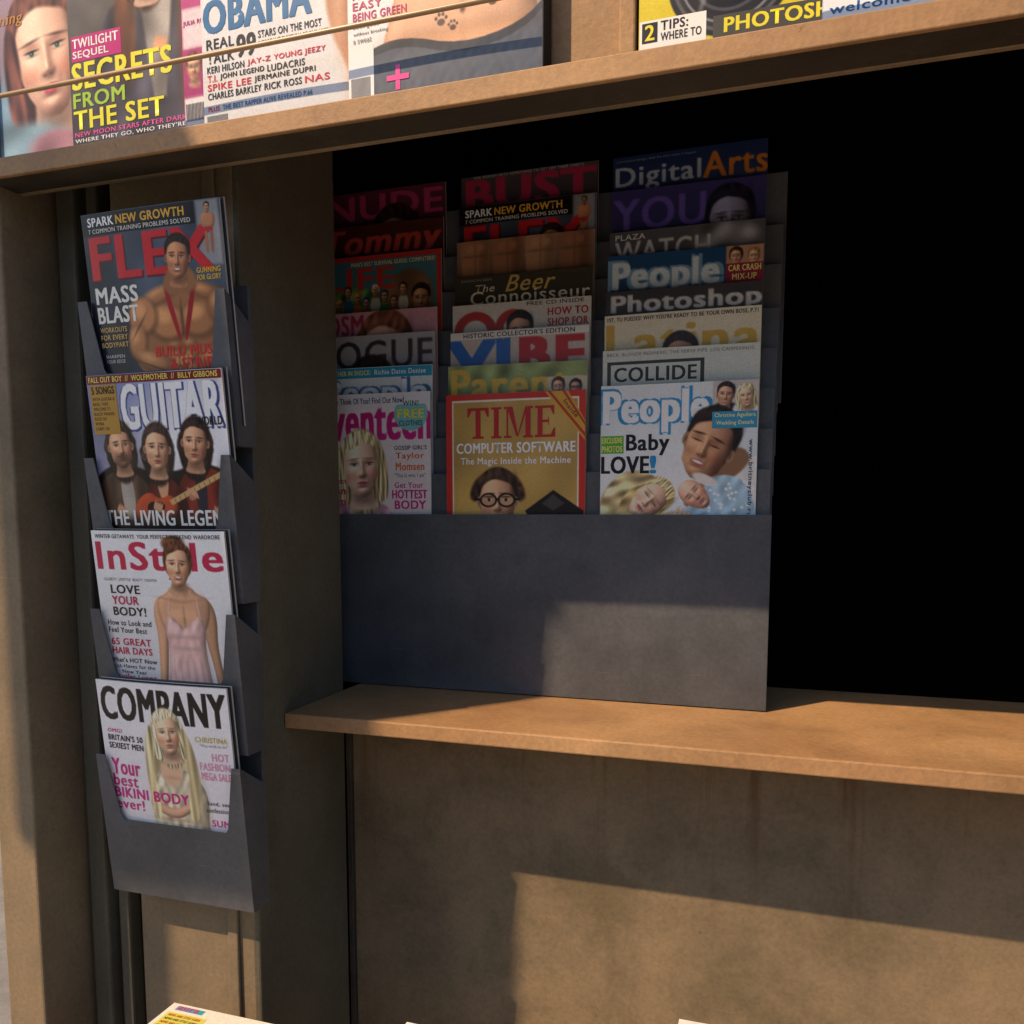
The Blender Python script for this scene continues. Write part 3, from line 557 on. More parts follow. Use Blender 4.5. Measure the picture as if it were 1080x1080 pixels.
def cv_time():
    c=Cover('c8342c',1.3,230); c.rect(.045,.045,.955,1.3,'c39a4a'); c.ell(.5,.6,.6,.6,'d2b064',.4,a=.6,); c.mottle(.07,7); 
    c.rect(0,0,1,.042,'d0352c');c.rect(0,0,.045,1.3,'d0352c');c.rect(.955,0,1,1.3,'d0352c')
    c.rect(.045,.042,.955,.055,'f6ecd8');c.rect(.045,.05,.055,1.3,'f6ecd8');c.rect(.945,.05,.955,1.3,'f6ecd8')
    serif(c,'TIME',.16,.095,.80,.305,'bc2a28')
    c.P([(.72,.0),(.88,.0),(1,.2),(1,.33)],'e0ac3a',1); c.P([(.74,.0),(.76,0),(1,.28),(1,.31)],'c0442c',2);c.P([(.84,.0),(.86,0),(1,.21),(1,.235)],'c0442c',2)
    c.T("Inside",.83,.105,.97,.135,'7c1c18',.02,rot=50,layer=3)
    c.T('COMPUTER SOFTWARE',.08,.335,.93,.405,'ffffff',.05); c.T('The Magic Inside the Machine',.11,.435,.90,.495,'ffffff',.03)
    c.spline([(.02,1.0),(.15,.92),(.34,.88),(.44,.88),(.60,.92),(.72,1.0),(.74,1.35),(.02,1.35)],'8f9a6c',.02,tex=.15,fx=20,fy=20)
    for i in range(20):
        a=math.pi*(1.0+1.0*i/19); c.ell(.38+.16*math.cos(a),.70+.145*math.sin(a),.04,.035,C('4a3222')*random.uniform(.75,1.4),.03,tex=.4,fx=60,fy=60,seed=i)
    face(c,.38,.735,.20,'e2ae86','4a3222',0,male=True,glasses=True,lips='b0645c',smile=True)
    c.poly([(.58,.80),(.78,.66),(.99,.80),(.98,1.08),(.76,1.12)],'221d1b',.01); c.ell(.79,.87,.055,.045,'8c8270',.01);c.ell(.79,.87,.02,.017,'221d1b',.01); c.poly([(.70,.75),(.78,.69),(.86,.75),(.78,.80)],'4a4644',.01)
    return c
def cv_people_baby():
    c=Cover('dfe6ea',1.3,250); c.grad(0,1,'eef3f5','cfdae2'); c.ell(.3,.55,.4,.35,'f3f6f7',.3)
    c.TR('People',.01,.03,.705,.315,'2f96d2',.12); c.TR('People',.025,.04,.69,.305,'ffffff',.06)
    c.rect(.72,0,1,.19,'d6cac4'); c.ell(.8,.2,.1,.07,'23232a',.02); c.ell(.92,.2,.08,.08,'f0ecea',.02)
    face(c,.80,.09,.075,'dba988','2a1b14',5,male=True,smile=True); face(c,.925,.1,.07,'eec4a2','ecdca6',-8,long=.5,smile=True)
    c.R(.72,.19,1,.295,'3d9cc6'); c.T('Christina Aguilera',.735,.2,.985,.232,'f7f39a',.03);c.T('Wedding Details',.745,.248,.975,.28,'f7f39a',.03)
    c.spline([(.66,.66),(.80,.56),(.96,.46),(1.05,.5),(1.05,1.35),(.70,1.35),(.62,.9)],'f2efeb',.015,tex=.06,fx=20,fy=20)
    sk=C('cf9870')
    c.spline([(.72,.46),(.90,.40),(.97,.48),(.90,.58),(.76,.66),(.64,.60)],sk*.72,.02)
    face(c,.70,.405,.225,'d59e76','2c1d15',24,male=True,smile=True,turn=-.7,hairfx=20,shut=True,part=0,neck=False)
    c.spline([(.54,.74),(.70,.60),(.86,.58),(.97,.68),(1.02,.9),(.98,1.4),(.5,1.4)],'b4d3e6',.015,tex=.14,fx=34,fy=34)
    for i in range(30): c.ell(.70+.28*random.random(),.62+.28*random.random(),.010,.009,'f3fafd',.008)
    face(c,.615,.71,.118,'f2bca0','b08a64',-52,lips='cc6a70',bald=True,shut=True,neck=False)
    c.ell(.68,.615,.085,.032,'efe6de',.015,rot=24)
    c.spline([(-.04,.88),(.02,.68),(.14,.57),(.30,.57),(.42,.66),(.44,.84),(.36,1.0),(.0,1.1)],'d9bc80',.02,tex=.35,fx=16,fy=50)
    face(c,.33,.745,.15,'f3c8aa','e0c084',54,lips='c8606a',shut=True,hairfx=24,neck=False)
    c.spline([(.0,.72),(.13,.56),(.30,.55),(.41,.63),(.30,.63),(.17,.69),(.10,.84),(.0,.92)],'ead298',.02,tex=.38,fx=16,fy=54)
    c.spline([(.38,.85),(.52,.80),(.62,.86),(.56,.97),(.40,1.0)],'f0c2a4',.012)
    for q in range(4): c.ell(.502+q*.024,.834+q*.01,.012,.046,'b88a6c',.008,rot=30,a=.6); c.ell(.50+q*.024,.83+q*.01,.010,.044,'f4caac',.006,rot=30)
    c.R(.0,.325,.155,.44,'5fb44a',1); c.T('EXCLUSIVE',.01,.336,.145,.373,'f6f27a',.04);c.T('PHOTOS',.01,.39,.145,.43,'f6f27a',.04)
    c.T('Baby',.175,.32,.45,.455,'1a1a1c',.05); c.T('LOVE',.01,.46,.32,.57,'1a1a1c',.06); c.T('!',.335,.46,.365,.57,'2f96d2',.08)
    c.T('www.britneyclub.ru',.72,.59,1.20,.625,'2a3a4c',.03,rot=90,layer=3)
    return c
# ================================================================== COVERS: window upper rows
def band(bg,vis=.5,nx=130): return Cover(bg,vis,nx)
def cv_w(kind):
    if kind=='hude':
        c=band('4a2230'); c.grad(0,.5,'6a2c42','3c1c2a'); c.TR('NUDE',.05,.03,.97,.2,'c0406a',.06); face(c,.6,.40,.25,'b07a60','2a1a14')
    elif kind=='tommy':
        c=band('3a2020'); c.grad(0,.5,'54261f','2c1816'); c.TR('Tommy',.04,.03,.98,.26,'c0483c',.05,shear=.2)
    elif kind=='circus':
        c=band('37586a',.6,150); c.grad(0,.6,'4a7a96','46704e'); 
        c.ell(.3,.35,.25,.12,'5d8d48',.04,tex=.4,fx=30,fy=30); c.ell(.75,.3,.18,.18,'7c5a40',.05,tex=.3); c.ell(.3,.5,.4,.1,'9a7a44',.05,tex=.3)
        c.TR('LIFE',.08,.09,.62,.24,'c83a30',.08)
        face(c,.84,.34,.1,'c08a64','241812',male=True)
        for i in range(9): c.ell(.10+i*.075,.40+.05*math.sin(i*2.1),.04,.06,['c03c30','d8b03a','3a7a9c','d87830','6c3a78','d8d0c0','3c8a50','c03c30','e0d8c0'][i],.01); face(c,.10+i*.075,.30+.05*math.sin(i*2.1),.04,'cf9a74',['c03c30','d8b03a','3a2a1c','d87830','2c3878','d8d0c0','3c2a20','6a3a20','201814'][i])
        c.rect(0,0,1,.035,'c8342c');c.rect(0,0,.035,1,'c8342c');c.rect(.965,0,1,1,'c8342c')
        c.T("MAN'S BEST SURVIVAL GUIDE: COMPUTERS!",.28,.045,.95,.075,'e8e4a0',.03)
    elif kind=='face':
        c=band('c08a94',.5,130); c.grad(0,.4,'d8a2b0','b9848e'); c.TR('COSMO',.0,.02,.55,.16,'a83c60',.05); face(c,.58,.32,.28,'e3a894','7a4a36',8,long=.4)
    elif kind=='vogue':
        c=band('8f8d90',.5,130); c.grad(0,.4,'b2b0b4','8a888c'); c.TR('VOGUE',.03,.04,.98,.24,'3a363e',.03); face(c,.5,.42,.24,'d8ac92','2c2422')
    elif kind=='people1':
        c=band('9fb6c4',.5,140); c.grad(.1,.5,'e0e6e9','a9bdc9'); c.TR('People',.13,.085,.97,.31,'3c6f9c',.13);c.TR('People',.15,.095,.95,.30,'f4f6f8',.06)
        c.R(0,0,1,.075,'2aa0c8'); c.T('HEATHER IN SHOCK:',.16,.02,.52,.055,'f2f27a',.04);c.T('Richie Dates Denise',.55,.02,.95,.055,'ffffff',.03)
    elif kind=='bust':
        c=band('3c3436',.5,130); c.grad(0,.4,'564a4e','322a2d'); c.TR('BUST',.05,.03,.97,.24,'b83054',.10); c.T('FOR WOMEN WITH SOMETHING TO GET OFF THEIR CHESTS',.1,.005,.9,.022,'cccccc',.0)
    elif kind=='bodies':
        c=band('4a3a30',.5,150); c.grad(0,.5,'a07c64','5c4636'); 
        for i in range(4):
            k=C(['b98462','a87454','bd8e6c','9c6c50'][i]); x=.14+i*.24
            c.spline([(x-.1,-.05),(x+.1,-.05),(x+.115,.1),(x+.08,.4),(x-.08,.4),(x-.115,.1)],k,.02); c.ell(x+.07,.15,.04,.2,k*.6,.06,a=.6); c.ell(x,.16,.006,.12,k*.65,.02,a=.6)
            for sx in(-1,1):
                c.ell(x+sx*.045,.105,.045,.008,k*.62,.02,a=.6); c.ell(x+sx*.04,.05,.03,.025,np.clip(k*1.15,0,1),.03,a=.6)
    elif kind=='beer':
        c=band('2c2a24',.5,150); c.grad(0,.5,'443f33','2a261f'); c.T('The',.16,.06,.30,.11,'e0d8b8',.02,shear=.2); c.T('Beer',.38,.01,.74,.12,'cdb060',.02,shear=.35); c.T('Connoisseur',.12,.105,.98,.195,'e6dfc6',.02); c.T('INNOVATIVE BEERS',.05,.02,.28,.035,'b8ae90',.0)
    elif kind=='roll':
        c=band('c9c6c0',.5,140); c.grad(0,.5,'dcd9d3','b4b0aa'); c.ell(.17,.19,.16,.14,'b8342c',.01);c.ell(.17,.19,.09,.08,'d8d4ce',.01); c.ell(.45,.17,.13,.12,'b8342c',.01);c.ell(.45,.18,.07,.07,'d8d4ce',.01); face(c,.5,.21,.13,'c89878','241a16',male=True); c.T('HOW TO',.70,.06,.98,.11,'b83030',.05);c.T('SHOP FOR',.70,.13,.98,.18,'b83030',.05); c.T('FREE CD INSIDE',.55,.01,.95,.035,'333333',.02)
    elif kind=='vibe':
        c=band('b9a99c',.5,150); c.grad(0,.5,'d5c8be','a4968a'); c.TR('V',.0,.065,.32,.29,'2a66b4',.14); c.TR('I',.37,.065,.42,.29,'2a66b4',.16); c.TR('B',.53,.065,.71,.29,'bc2a2c',.14);c.TR('E',.79,.065,.95,.29,'bc2a2c',.14)
        c.R(0,0,1,.05,'e8e4dc'); c.T("HISTORIC COLLECTOR'S EDITION",.1,.01,.9,.042,'222222',.04)
    elif kind=='parents':
        c=band('7c8a54',.5,140); c.grad(0,.5,'98a86c','65764a'); c.mottle(.2,18); c.TR('Parents',.03,.03,.98,.24,'dcb64e',.06); c.rect(.72,.10,1,.3,'d6c8b0'); face(c,.80,.17,.06,'e0b090','4a3020',smile=True);face(c,.92,.18,.055,'cf9a78','2a1c14',smile=True)
    elif kind=='digital':
        c=band('1f2c48',.5,150); c.grad(0,.5,'22345e','34406a'); c.ell(.75,.4,.3,.25,'34406a',.1,tex=.3); c.TR('Digital',.02,.07,.58,.23,'b4c0d0',.03);c.TR('Arts',.60,.04,1.0,.2,'cc7c2c',.04); c.T('international design: how the stars make it happen',.02,.02,.55,.04,'8a98b0',.0)
    elif kind=='you':
        c=band('2c2c50',.5,130); c.grad(0,.5,'403a74','2c2e58'); c.TR('YOU',.02,.06,.62,.26,'6a58b4',.04); face(c,.78,.26,.2,'8c8aa8','1c1c2c') 
    elif kind=='plaza':
        c=band('5a5a5c',.5,140); c.grad(0,.5,'5c5c62','444446'); c.ell(.75,.2,.25,.2,'8a8a8e',.1,tex=.7,fx=14,fy=14); c.T('PLAZA',.04,.02,.24,.055,'e0e0e0',.03); c.TR('WATCH',.04,.065,.66,.2,'d4d4d6',.03)
    elif kind=='people2':
        c=band('23466c',.5,150); c.grad(0,.5,'24507e','2e4c6c'); c.TR('People',.02,.04,.735,.28,'7ba4c4',.13);c.TR('People',.04,.05,.72,.27,'dce8f0',.06); c.rect(.77,0,1,.11,'c8987c'); face(c,.83,.07,.055,'d9a98a','3a2418',smile=True);face(c,.94,.075,.05,'e4b898','9a7444',smile=True)
        c.R(.77,.11,1,.23,'a02c4c',1);c.T('CAR CRASH',.785,.12,.985,.158,'f0ec8a',.04);c.T('MIX-UP',.81,.175,.96,.213,'f0ec8a',.04)
    elif kind=='pshop':
        c=band('2c2c2e',.5,150); c.grad(0,.5,'46464a','2a2a2c'); c.TR('Photoshop',.04,.03,.99,.17,'dadadc',.07)
    elif kind=='latina':
        c=band('dccfae',.5,160); c.grad(0,.5,'ece3ca','d6c69e'); c.TR('Latina',.02,.065,.99,.29,'d2aa3e',.06); face(c,.5,.30,.15,'b88464','2c1c14'); c.T("1ST, TU PUEDES! WHY YOU'RE READY TO BE YOUR OWN BOSS, P.71",.02,.015,.98,.045,'333333',.03)
    elif kind=='collide':
        c=band('c9cdc4',.5,160); c.grad(0,.5,'dce0d7','bcc0b8'); c.T('BECK. BLONDE REDHEAD. THE VERVE PIPE. LOS CAMPESINOS.',.03,.02,.97,.04,'777777',.01)
        c.R(.03,.075,.66,.095,'3a3c3a',1);c.R(.03,.225,.66,.245,'3a3c3a',1);c.R(.03,.095,.055,.225,'3a3c3a',1);c.R(.635,.095,.66,.225,'3a3c3a',1); c.T('COLLIDE',.08,.115,.61,.205,'303230',.05)
    return c
# ================================================================== COVERS: upper display
def low(bg,nx=210): return Cover(bg,1.3,nx,vis0=.2)
def cv_portrait():
    c=low('b39aa8'); c.grad(.3,1.3,'a78fa0','7a8aa0'); c.ell(.3,1.1,.5,.35,'7898b0',.2,tex=.2,fx=6,fy=14)
    face(c,.80,.64,.35,'f0c4ac','6a4238',-8,long=.5,lips='c0405e',eyes='3a5a50',hairfx=18,turn=-.2)
    c.ell(.6,1.12,.35,.12,'88a8bc',.08,tex=.25,fx=8,fy=20); c.ell(.85,1.16,.2,.1,'c08c9c',.06,tex=.2)
    c.T('shining',.34,.38,.64,.46,'c08a3a',.03,shear=.2)
    return c
def cv_twilight():
    c=low('3a3836'); c.grad(.3,1.3,'6a6662','3a3838'); 
    c.spline([(.2,.55),(.45,.42),(.7,.42),(1.0,.5),(1.05,1.35),(.1,1.35)],'45424e',.03,tex=.3,fx=16,fy=10)
    c.poly([(.5,.45),(.72,.45),(.66,1.0),(.58,1.0)],'9a948e',.03,tex=.2); c.ell(.85,.7,.1,.5,'6a3c26',.06,tex=.4,fx=32,fy=3); c.ell(.4,.6,.07,.3,'6a4028',.05,tex=.4,fx=32,fy=3)
    c.spline([(.75,.5),(.98,.55),(1,1.25),(.8,1.2)],'7c2e40',.03,tex=.25,fx=26,fy=26)
    for q in range(4): c.ell(.60+q*.02,.72+q*.005,.012,.04,SK,.01,rot=20)
    face(c,.55,.3,.16,'e0b8a0','5a3420',long=.6); c.mottle(.08,20)
    c.R(.02,.60,.37,.735,'c22a7c',1)
    c.T('TWILIGHT',.03,.615,.35,.665,'f2eef0',.05);c.T('SEQUEL',.03,.68,.28,.725,'f2eef0',.05); 
    c.T('SECRETS',.02,.745,.70,.885,'eae63a',.055); c.T('FROM',.02,.905,.38,.985,'a4c83a',.055);c.T('THE SET',.02,1.0,.64,1.10,'eae63a',.06)
    c.T("NEW MOON STARS AFTER DARK:",.02,1.115,.80,1.14,'f060b0',.03); c.T("WHERE THEY GO, WHO THEY'RE",.02,1.15,.78,1.175,'f2f2f2',.03);c.T('DATING',.02,1.185,.3,1.21,'f2f2f2',.03)
    return c
def cv_pink():
    c=low('b83a80',80); c.grad(.3,1.3,'cc4c90','9c3070'); c.rect(0,.6,.2,.8,'e8d8e0',.02); c.T('JULIA RO',.01,.66,.14,.69,'c22a7c',.03); face(c,.07,.9,.07,'e0b090','6a4028');c.rect(0,1.05,.2,1.2,'ece8ec'); 
    for i in range(14): c.R(.012+i*.009,1.08,.016+i*.009,1.17,'222222',2)
    return c
def cv_obama():
    c=low('dfe0e2'); c.grad(.3,1.3,'eceef0','dcdee2')
    c.spline([(.76,.2),(1.1,.2),(1.1,1.4),(.96,1.3),(.86,1.05),(.76,.85),(.73,.6)],'c48e6a',.03,tex=.06,fx=14,fy=14); c.ell(.96,.6,.13,.4,'7c4e36',.12,a=.6); c.ell(.82,.75,.03,.2,'e0b08c',.06,a=.6); c.ell(.9,1.1,.05,.15,'dca884',.08,a=.5)
    D=-.035
    def t(s_,x0,y0,x1,y1,cl,b_): c.T(s_,x0,y0+D,x1,y1+D,cl,b_)
    t('OBAMA',.02,.64,.66,.80,'2a70a8',.07); 
    t('REAL',.03,.83,.20,.88,'1c1c20',.04);t('TALK',.03,.90,.20,.95,'1c1c20',.04);t('99',.22,.835,.33,.945,'1c1c20',.05);t('STARS ON THE MOST',.35,.835,.72,.87,'1c1c20',.03);t('IMPORTANT ELECTION OF OUR LIVES',.35,.885,.76,.91,'1c1c20',.02)
    rows=[(('KERI HILSON',.03,.26,'1c1c20'),('JAY-Z',.28,.42,'d22438'),('YOUNG JEEZY',.44,.74,'d22438')),(('T.I.',.03,.09,'d22438'),('JOHN LEGEND',.11,.38,'1c1c20'),('LUDACRIS',.40,.62,'1c1c20')),(('SPIKE LEE',.03,.30,'d22438'),('JERMAINE DUPRI',.32,.68,'1c1c20')),(('CHARLES BARKLEY',.03,.36,'1c1c20'),('RICK ROSS',.38,.60,'1c1c20'),('NAS',.62,.76,'d22438'))]
    for j,r in enumerate(rows):
        for s_,a,b_,cl in r: t(s_,a,.965+j*.044,b_,.998+j*.044,cl,.04)
    t('PLUS',.03,1.165,.1,1.19,'d22438',.04);t('THE BEST RAPPER ALIVE REVEALED P.66',.12,1.165,.66,1.19,'2a70a8',.03)
    for i in range(22): c.R(.02+i*.006,1.175,.023+i*.006,1.24,'222222',1)
    return c
def cv_green():
    c=low('f0f0f2',230); sk=C('e8b692')
    c.spline([(.34,.2),(1.2,.2),(1.05,.5),(.95,.8),(1.0,1.05),(1.05,1.4),(.12,1.4),(.17,1.05),(.26,.8),(.30,.5)],sk,.015,rl=.10)
    c.ell(.97,.8,.10,.4,sk*.62,.14,a=.6); c.ell(.61,.70,.02,.2,sk*.78,.05,a=.6); c.ell(.61,.90,.012,.024,sk*.35,.016); c.ell(.615,.93,.04,.014,np.clip(sk*1.1,0,1),.03,a=.6); c.ell(.42,.70,.1,.2,np.clip(sk*1.1,0,1),.14,a=.5); c.ell(.40,.98,.14,.04,sk*.78,.08,a=.5); c.ell(.80,.97,.14,.04,sk*.76,.08,a=.5)
    c.spline([(.08,1.02),(.3,.98),(.6,1.07),(.9,1.02),(1.05,.88),(1.05,1.4),(.05,1.4)],'565d6b',.01,tex=.06,fx=60,fy=60)
    c.spline([(.1,1.01),(.3,.97),(.6,1.06),(.9,1.01),(1.05,.88),(1.05,.92),(.9,1.05),(.6,1.105),(.3,1.01),(.1,1.05)],'363c48',.006,tex=.08,fx=60,fy=60)
    for (x,y,k) in [(.50,.93,1.0),(.76,.88,1.0),(.56,.965,.8),(.83,.845,.8)]:
        c.ell(x,y+.014*k,.020*k,.016*k,'55463c',.006)
        for (dx,dy) in [(-.026,-.005),(-.010,-.021),(.010,-.021),(.026,-.005)]: c.ell(x+dx*k,y+dy*k,.008*k,.009*k,'55463c',.005)
    c.R(.0,.98,.14,1.3,'f4f4f6',1)
    c.T("IT'S SO",.03,.725,.24,.765,'c2386c',.04);c.T('EASY',.03,.778,.19,.815,'c2386c',.04);c.T('BEING GREEN',.03,.828,.32,.865,'c2386c',.04)
    c.T('Look good',.03,.882,.17,.905,'777777',.02);c.T('without breaking',.03,.917,.22,.937,'777777',.02);c.T('a sweat',.03,.948,.13,.968,'777777',.02,layer=3)
    c.R(.21,1.145,.33,1.17,'f04aa0',3); c.R(.258,1.10,.282,1.215,'f04aa0',2)
    for i in range(18): c.R(.015+i*.006,1.13,.018+i*.006,1.24,'222222',2)
    return c
def cv_photo():
    c=low('d9c92a'); c.grad(.3,1.3,'ecdb2c','d8c624'); 
    c.ell(.4,.93,.27,.25,'1c1c1e',.008)
    for k,(r,cl) in enumerate([(.25,'5a5a5e'),(.235,'2a2a2c'),(.215,'8a8a90'),(.205,'1c1c1e'),(.165,'4a4a52'),(.15,'0e0e12')]): c.ell(.4,.92,r,r*.95,cl,.008)
    c.ell(.34,.87,.07,.05,'7a96b8',.04,rot=-30);c.ell(.45,.98,.05,.03,'9a6c8c',.04,rot=-30); c.ell(.3,.98,.012,.1,'9a9aa0',.02,rot=20,a=.7)
    c.poly([(.66,.4),(1.02,.3),(1.02,1.08),(.70,1.08)],'8a7c6a',.015,tex=.5,fx=20,fy=20)
    c.R(.0,1.06,.30,1.3,'f4f4f0',1); c.R(.015,1.07,.085,1.155,'1a1a1c',2);c.T('2',.03,1.08,.07,1.145,'f0e03a',.04,layer=3);c.T('TIPS:',.10,1.07,.22,1.11,'1a1a1c',.04);c.T('WHERE TO',.10,1.12,.28,1.155,'1a1a1c',.03)
    c.R(.33,1.09,1,1.3,'4c4a40',1);c.T('PHOTOSHOP',.38,1.105,.95,1.165,'efe02e',.07)
    return c
def cv_welcome():
    c=low('cfe0ea'); c.grad(.3,1.3,'dceaf2','c8dcea'); c.ell(.5,.4,.4,.4,'caa288',.1,a=.7); c.R(0,1.04,1,1.3,'eef4f8',1)
    c.T('Brad and Angelina',.03,1.08,.72,1.125,'2a6aa8',.04);c.T('welcome daughter Shiloh',.03,1.14,.92,1.19,'2a6aa8',.045)
    return c
# ================================================================== PLACE MAGAZINES
g1='magazines in the wall rack'
Wm=.1965
covs=[(cv_flex(),'dark magazine with bare-chested bodybuilder, in the wall rack'),
      (cv_guitar(),'magazine with three long-haired musicians, in the wall rack'),
      (cv_style(),'white magazine with woman in pink dress, in the wall rack'),
      (cv_company(),'white magazine with blonde woman, in the wall rack')]
backc=Cover('30323a',1.3,12)
tl=6.0
for i,(cv,lb) in enumerate(covs):
    zt=.352-.1885*i; xx=-.825-.004*i
    magazine(cv,Wm,xx,-.070,zt,lb,g1,bow=.003,tilt=tl,thick=.0025)
    magazine(backc,Wm,xx+.003,-.0655,zt+.002,'spare magazine tucked behind another in the wall rack',g1,bow=.003,tilt=tl,thick=.0025)
R1=empty('wall_magazine_rack','dark grey metal wall rack with four magazine pockets','magazine rack')
boxes('back_plate',[(-.842,-.634,-.0115,-.0065,-.503,.27)],M_RACK,R1,.001)
def pocket(zl,i,last=False):
    tt=math.tan(math.radians(tl)); 
    def yf(z): return -.070-.0065+ (zl+.186-z)*tt
    x0,x1=-.840-.002*i,-.628; zb=zl-.09 if not last else -.503; zs=zl+.087
    T=.0015
    outline=[(x0,zb),(x1,zb),(x1,zs),(x1-.012,zs),(x1-.026,zl+.006),(x1-.030,zl),(x0+.032,zl),(x0+.028,zl+.006),(x0+.014,zs),(x0,zs)]
    vs=[];n=len(outline)
    for (x,z) in outline: vs.append((x,yf(z),z+EY))
    for (x,z) in outline: vs.append((x,yf(z)+T,z+EY))
    fs=[tuple(range(n)),tuple(range(2*n-1,n-1,-1))]
    for i in range(n): j=(i+1)%n; fs.append((j,i,n+i,n+j))
    for (xa,xb) in ((x0,x0+T),(x1-T,x1)):
        k=len(vs); Q=[(yf(zs)+T,zs),(-.0118,zs-.035),(-.0118,zb),(yf(zb)+T,zb)]
        for xx in(xa,xb):
            for (yy,zz) in Q: vs.append((xx,yy,zz+EY))
        fs+=[(k,k+1,k+2,k+3),(k+7,k+6,k+5,k+4),(k,k+4,k+5,k+1),(k+1,k+5,k+6,k+2),(k+2,k+6,k+7,k+3),(k+3,k+7,k+4,k)]
    k=len(vs)
    for (yy,zz) in ((yf(zb),zb),(-.0118,zb),(-.0118,zb+T),(yf(zb),zb+T)):
        vs.append((x0+T,yy,zz+EY)); vs.append((x1-T,yy,zz+EY))
    fs+=[(k,k+1,k+3,k+2),(k+2,k+3,k+5,k+4),(k+4,k+5,k+7,k+6),(k+6,k+7,k+1,k)]
    o=mesh_obj('pocket',vs,fs,M_RACK,R1)
    bm=bmesh.new(); bm.from_mesh(o.data); bmesh.ops.recalc_face_normals(bm,faces=bm.faces); bmesh.ops.triangulate(bm,faces=[f for f in bm.faces if len(f.verts)>4]); bm.to_mesh(o.data); bm.free()
for i in range(4): pocket(.166-.1885*i,i,i==3)
# window rack
R2=empty('window_magazine_rack','dark grey metal tiered rack with magazines, standing on the counter shelf','magazine rack')
SP=.0095; Y0=.28
boxes('front_panel',[(-.78,-.028,Y0,Y0+.002,-.2745,-.006)],M_RACK,R2,.0006)
tops=[.055,.11,.165,.22,.275,.335,.39]
for k,z in enumerate(tops): boxes('tier_panel',[(-.78,-.031+.001*k,Y0+SP*(k+1),Y0+SP*(k+1)+.0015,max(-.2745,z-.2),z)],M_RACK,R2,.0005)
boxes('back_panel',[(-.78,-.022,Y0+SP*8+.001,Y0+SP*8+.003,.15,.462)],M_RACK,R2,.0006)
g2='magazines in the window rack'
Ww=.2145
def wm(cv,col,k,zt,lb,roll=0,dx=0):
    x={1:-.741,2:-.5005,3:-.2640}[col]
    magazine(cv,Ww,x+dx,Y0+.0062+SP*k,zt,lb+', in the window rack',g2,bow=.0012,thick=.0022,roll=roll)
wm(cv_teen(),1,0,.179,'pale magazine with magenta title and blonde girl')
wm(cv_w('people1'),1,1,.221,'magazine with blue top strip',.3)
wm(cv_w('vogue'),1,2,.271,'grey fashion magazine')
wm(cv_w('face'),1,3,.309,'pink magazine with a woman\'s face')
wm(cv_w('circus'),1,5,.40,'red-framed magazine with colourful crowd')
wm(cv_w('tommy'),1,6,.45,'dark magazine with red slanted title')
wm(cv_w('hude'),1,7,.504,'dark pink magazine',-.3)
wm(cv_time(),2,0,.171,'red-framed magazine with man in glasses')
wm(cv_w('parents'),2,1,.2146,'green magazine with golden title',.3)
wm(cv_w('vibe'),2,2,.265,'beige magazine with blue and red title')
wm(cv_w('roll'),2,3,.307,'pale magazine with red round letters')
wm(cv_w('beer'),2,4,.350,'dark brown magazine with golden title')
wm(cv_w('bodies'),2,5,.405,'brown magazine with bare torsos')
wm(cv_flex(.5),2,6,.459,'dark magazine with red title')
wm(cv_w('bust'),2,7,.506,'dark magazine with heavy crimson title',-.3)
wm(cv_people_baby(),3,0,.174,'magazine with couple holding a baby')
wm(cv_w('collide'),3,1,.224,'pale grey magazine with boxed title')
wm(cv_w('latina'),3,2,.274,'cream magazine with golden title',-.2)
wm(cv_w('pshop'),3,3,.309,'dark magazine with light grey title')
wm(cv_w('people2'),3,4,.361,'blue magazine with small inset photo',.2)
wm(cv_w('plaza'),3,5,.396,'grey magazine with silver title')
wm(cv_w('you'),3,6,.456,'dark blue magazine with purple title')
wm(cv_w('digital'),3,7,.506,'navy magazine with grey and orange title',-.4)
g3='magazines on the upper display ledge'
zt=.4060+1.3*.208+.001
for i,(cv,x,lb) in enumerate([(cv_portrait(),-1.034,'magazine with close-up of a woman\'s face'),(cv_twilight(),-.829,'dark magazine with yellow headline'),
    (cv_pink(),-.664,'pink magazine with a barcode'),(cv_obama(),-.634,'white magazine with blue and red lettering'),(cv_green(),-.451,'magazine with bare midriff and jeans'),
    (cv_photo(),-.153,'yellow magazine with a camera lens'),(cv_welcome(),.010,'pale blue magazine with blue headline')]):
    k=i if i<5 else i-4
    magazine(cv,.208,x,-.066-.0056*k,zt,lb+', on the upper ledge',g3,bow=.001,thick=.003)
# low table with stacks
tb=empty('low_display_table','low brown display table below the counter carrying magazine stacks','table')
boxes('table_top',[(-.73,.6,-.42,-.03,-.71,-.69)],M_SHELF,tb,.003)
for x in(-.72,.55):
    for y in(-.40,-.08): boxes('leg',[(x,x+.03,y,y+.03,G,-.711)],M_TRIM,tb,.002)
def stack(x,y,ztop,cv,lb):
    W=.208; h0=-.6895; n=int((ztop-h0-.006)/.006); bl=[]
    for i in range(n):
        dx=random.uniform(-.003,.003);dy=random.uniform(-.003,.003); bl.append((x+dx,x+W+dx,y-1.3*W+dy,y+dy,h0+i*.006+.0003,h0+i*.006+.0055))
    o=boxes('magazine_stack',bl,M_PAPER,None,.0008); o['label']='stack of magazines on the low display table'; o['category']='magazine stack'; o['group']='magazine stacks on the low table'
    zt=h0+n*.006+.0055
    m=magazine(cv,W,x,y,0,lb,'magazines lying on the stacks',bow=0,thick=.004)
    m.matrix_world=Matrix.Translation(Vector((x,y,zt+EY)))@Matrix.Rotation(math.radians(-90),4,'X')
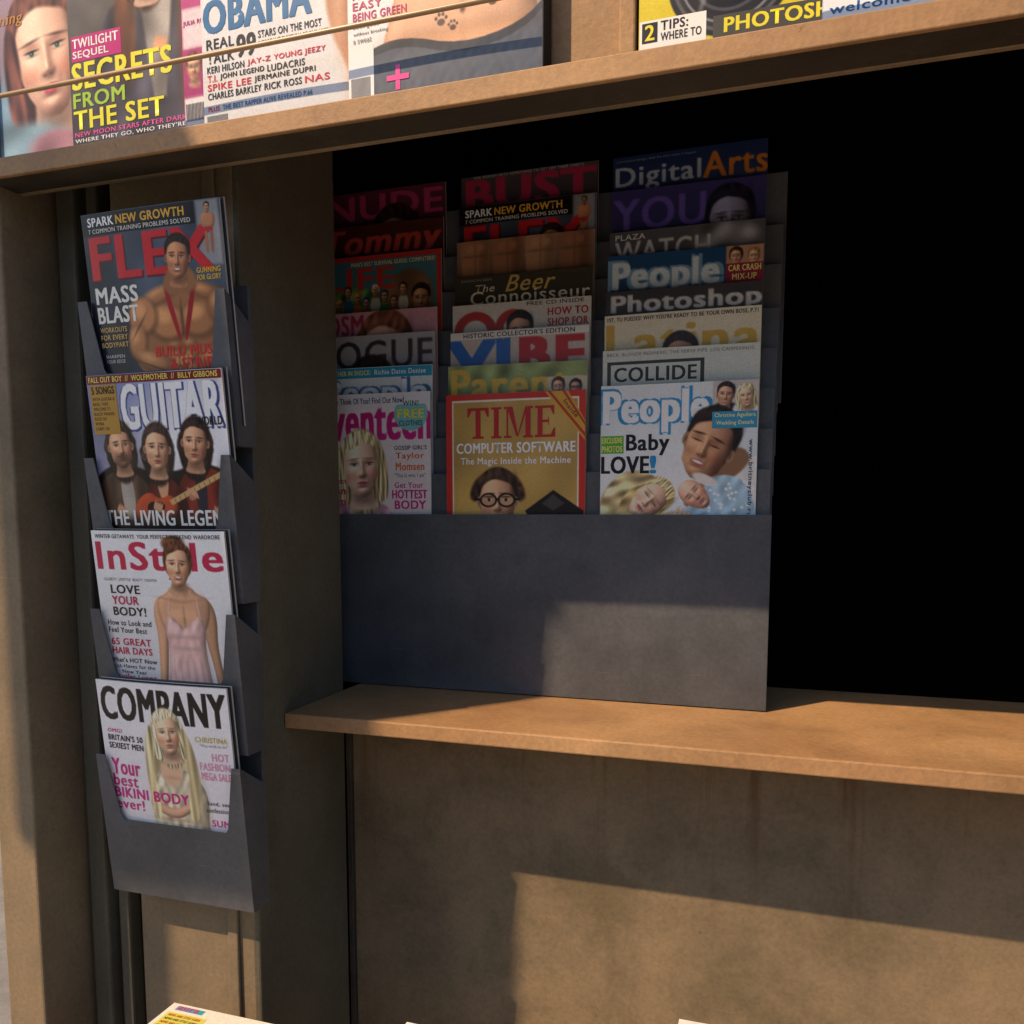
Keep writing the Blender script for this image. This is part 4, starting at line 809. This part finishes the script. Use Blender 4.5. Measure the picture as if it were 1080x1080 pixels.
c=Cover('e8e2d2',1.3,120); c.R(.05,.02,.24,.06,'3aa0b0',1); c.R(.03,.085,.30,.3,'d8cf5a',1); c.T('aura',.06,.022,.2,.055,'e02a7c',.03,layer=3); c.T('RUSSIA',.62,.035,.97,.12,'2a2a2e',.05)
for i in range(5): c.T('NEWS AND STYLE GUIDE',.05,.10+i*.035,.27,.12+i*.035,'4a4a3a' if i%2 else 'c03030',.02)
c.ell(.5,.8,.3,.4,'a8988c',.1)
stack(-.716,-.092,-.610,c,'cream magazine with teal and yellow patches on a stack')
c2=Cover('e8e6e0',1.3,40); c2.T('MODERN',.1,.05,.9,.2,'2a2a2e',.04)
stack(-.398,-.09,-.573,c2,'white magazine with dark title lying on a stack')
stack(-.095,-.085,-.514,c2,'white magazine with dark title lying on a stack')
# ------------------------------------------------------------------ light
SD=Vector((-.83,-1.0,1.4))
w=bpy.data.worlds.new('World'); S.world=w; w.use_nodes=True; nt=w.node_tree
sk=nt.nodes.new('ShaderNodeTexSky'); sk.sky_type='NISHITA'; sk.sun_disc=False; sk.sun_elevation=math.atan2(SD.z,math.hypot(SD.x,SD.y)); sk.sun_rotation=math.atan2(SD.x,SD.y)
nt.links.new(sk.outputs[0],nt.nodes['Background'].inputs[0]); nt.nodes['Background'].inputs[1].default_value=.15
sl=bpy.data.lights.new('sun','SUN'); sl.energy=5.0; sl.angle=math.radians(.6); sl.color=(1,.72,.45)
so=bpy.data.objects.new('sun',sl); COL.objects.link(so); so.rotation_euler=(-SD).to_track_quat('-Z','Y').to_euler(); so.location=(-3,-3,6)
# ------------------------------------------------------------------ camera
cd=bpy.data.cameras.new('camera'); cd.sensor_width=36; cd.lens=30; cd.shift_y=88/1080; cd.clip_start=.02; cd.clip_end=500
co=bpy.data.objects.new('camera',cd); COL.objects.link(co); co.location=(0,-.92,EY)
co.rotation_euler=(math.radians(90-5.7),0,math.radians(18.2)); S.camera=co
S.view_settings.view_transform='Standard'; S.view_settings.look='None'; S.view_settings.exposure=0
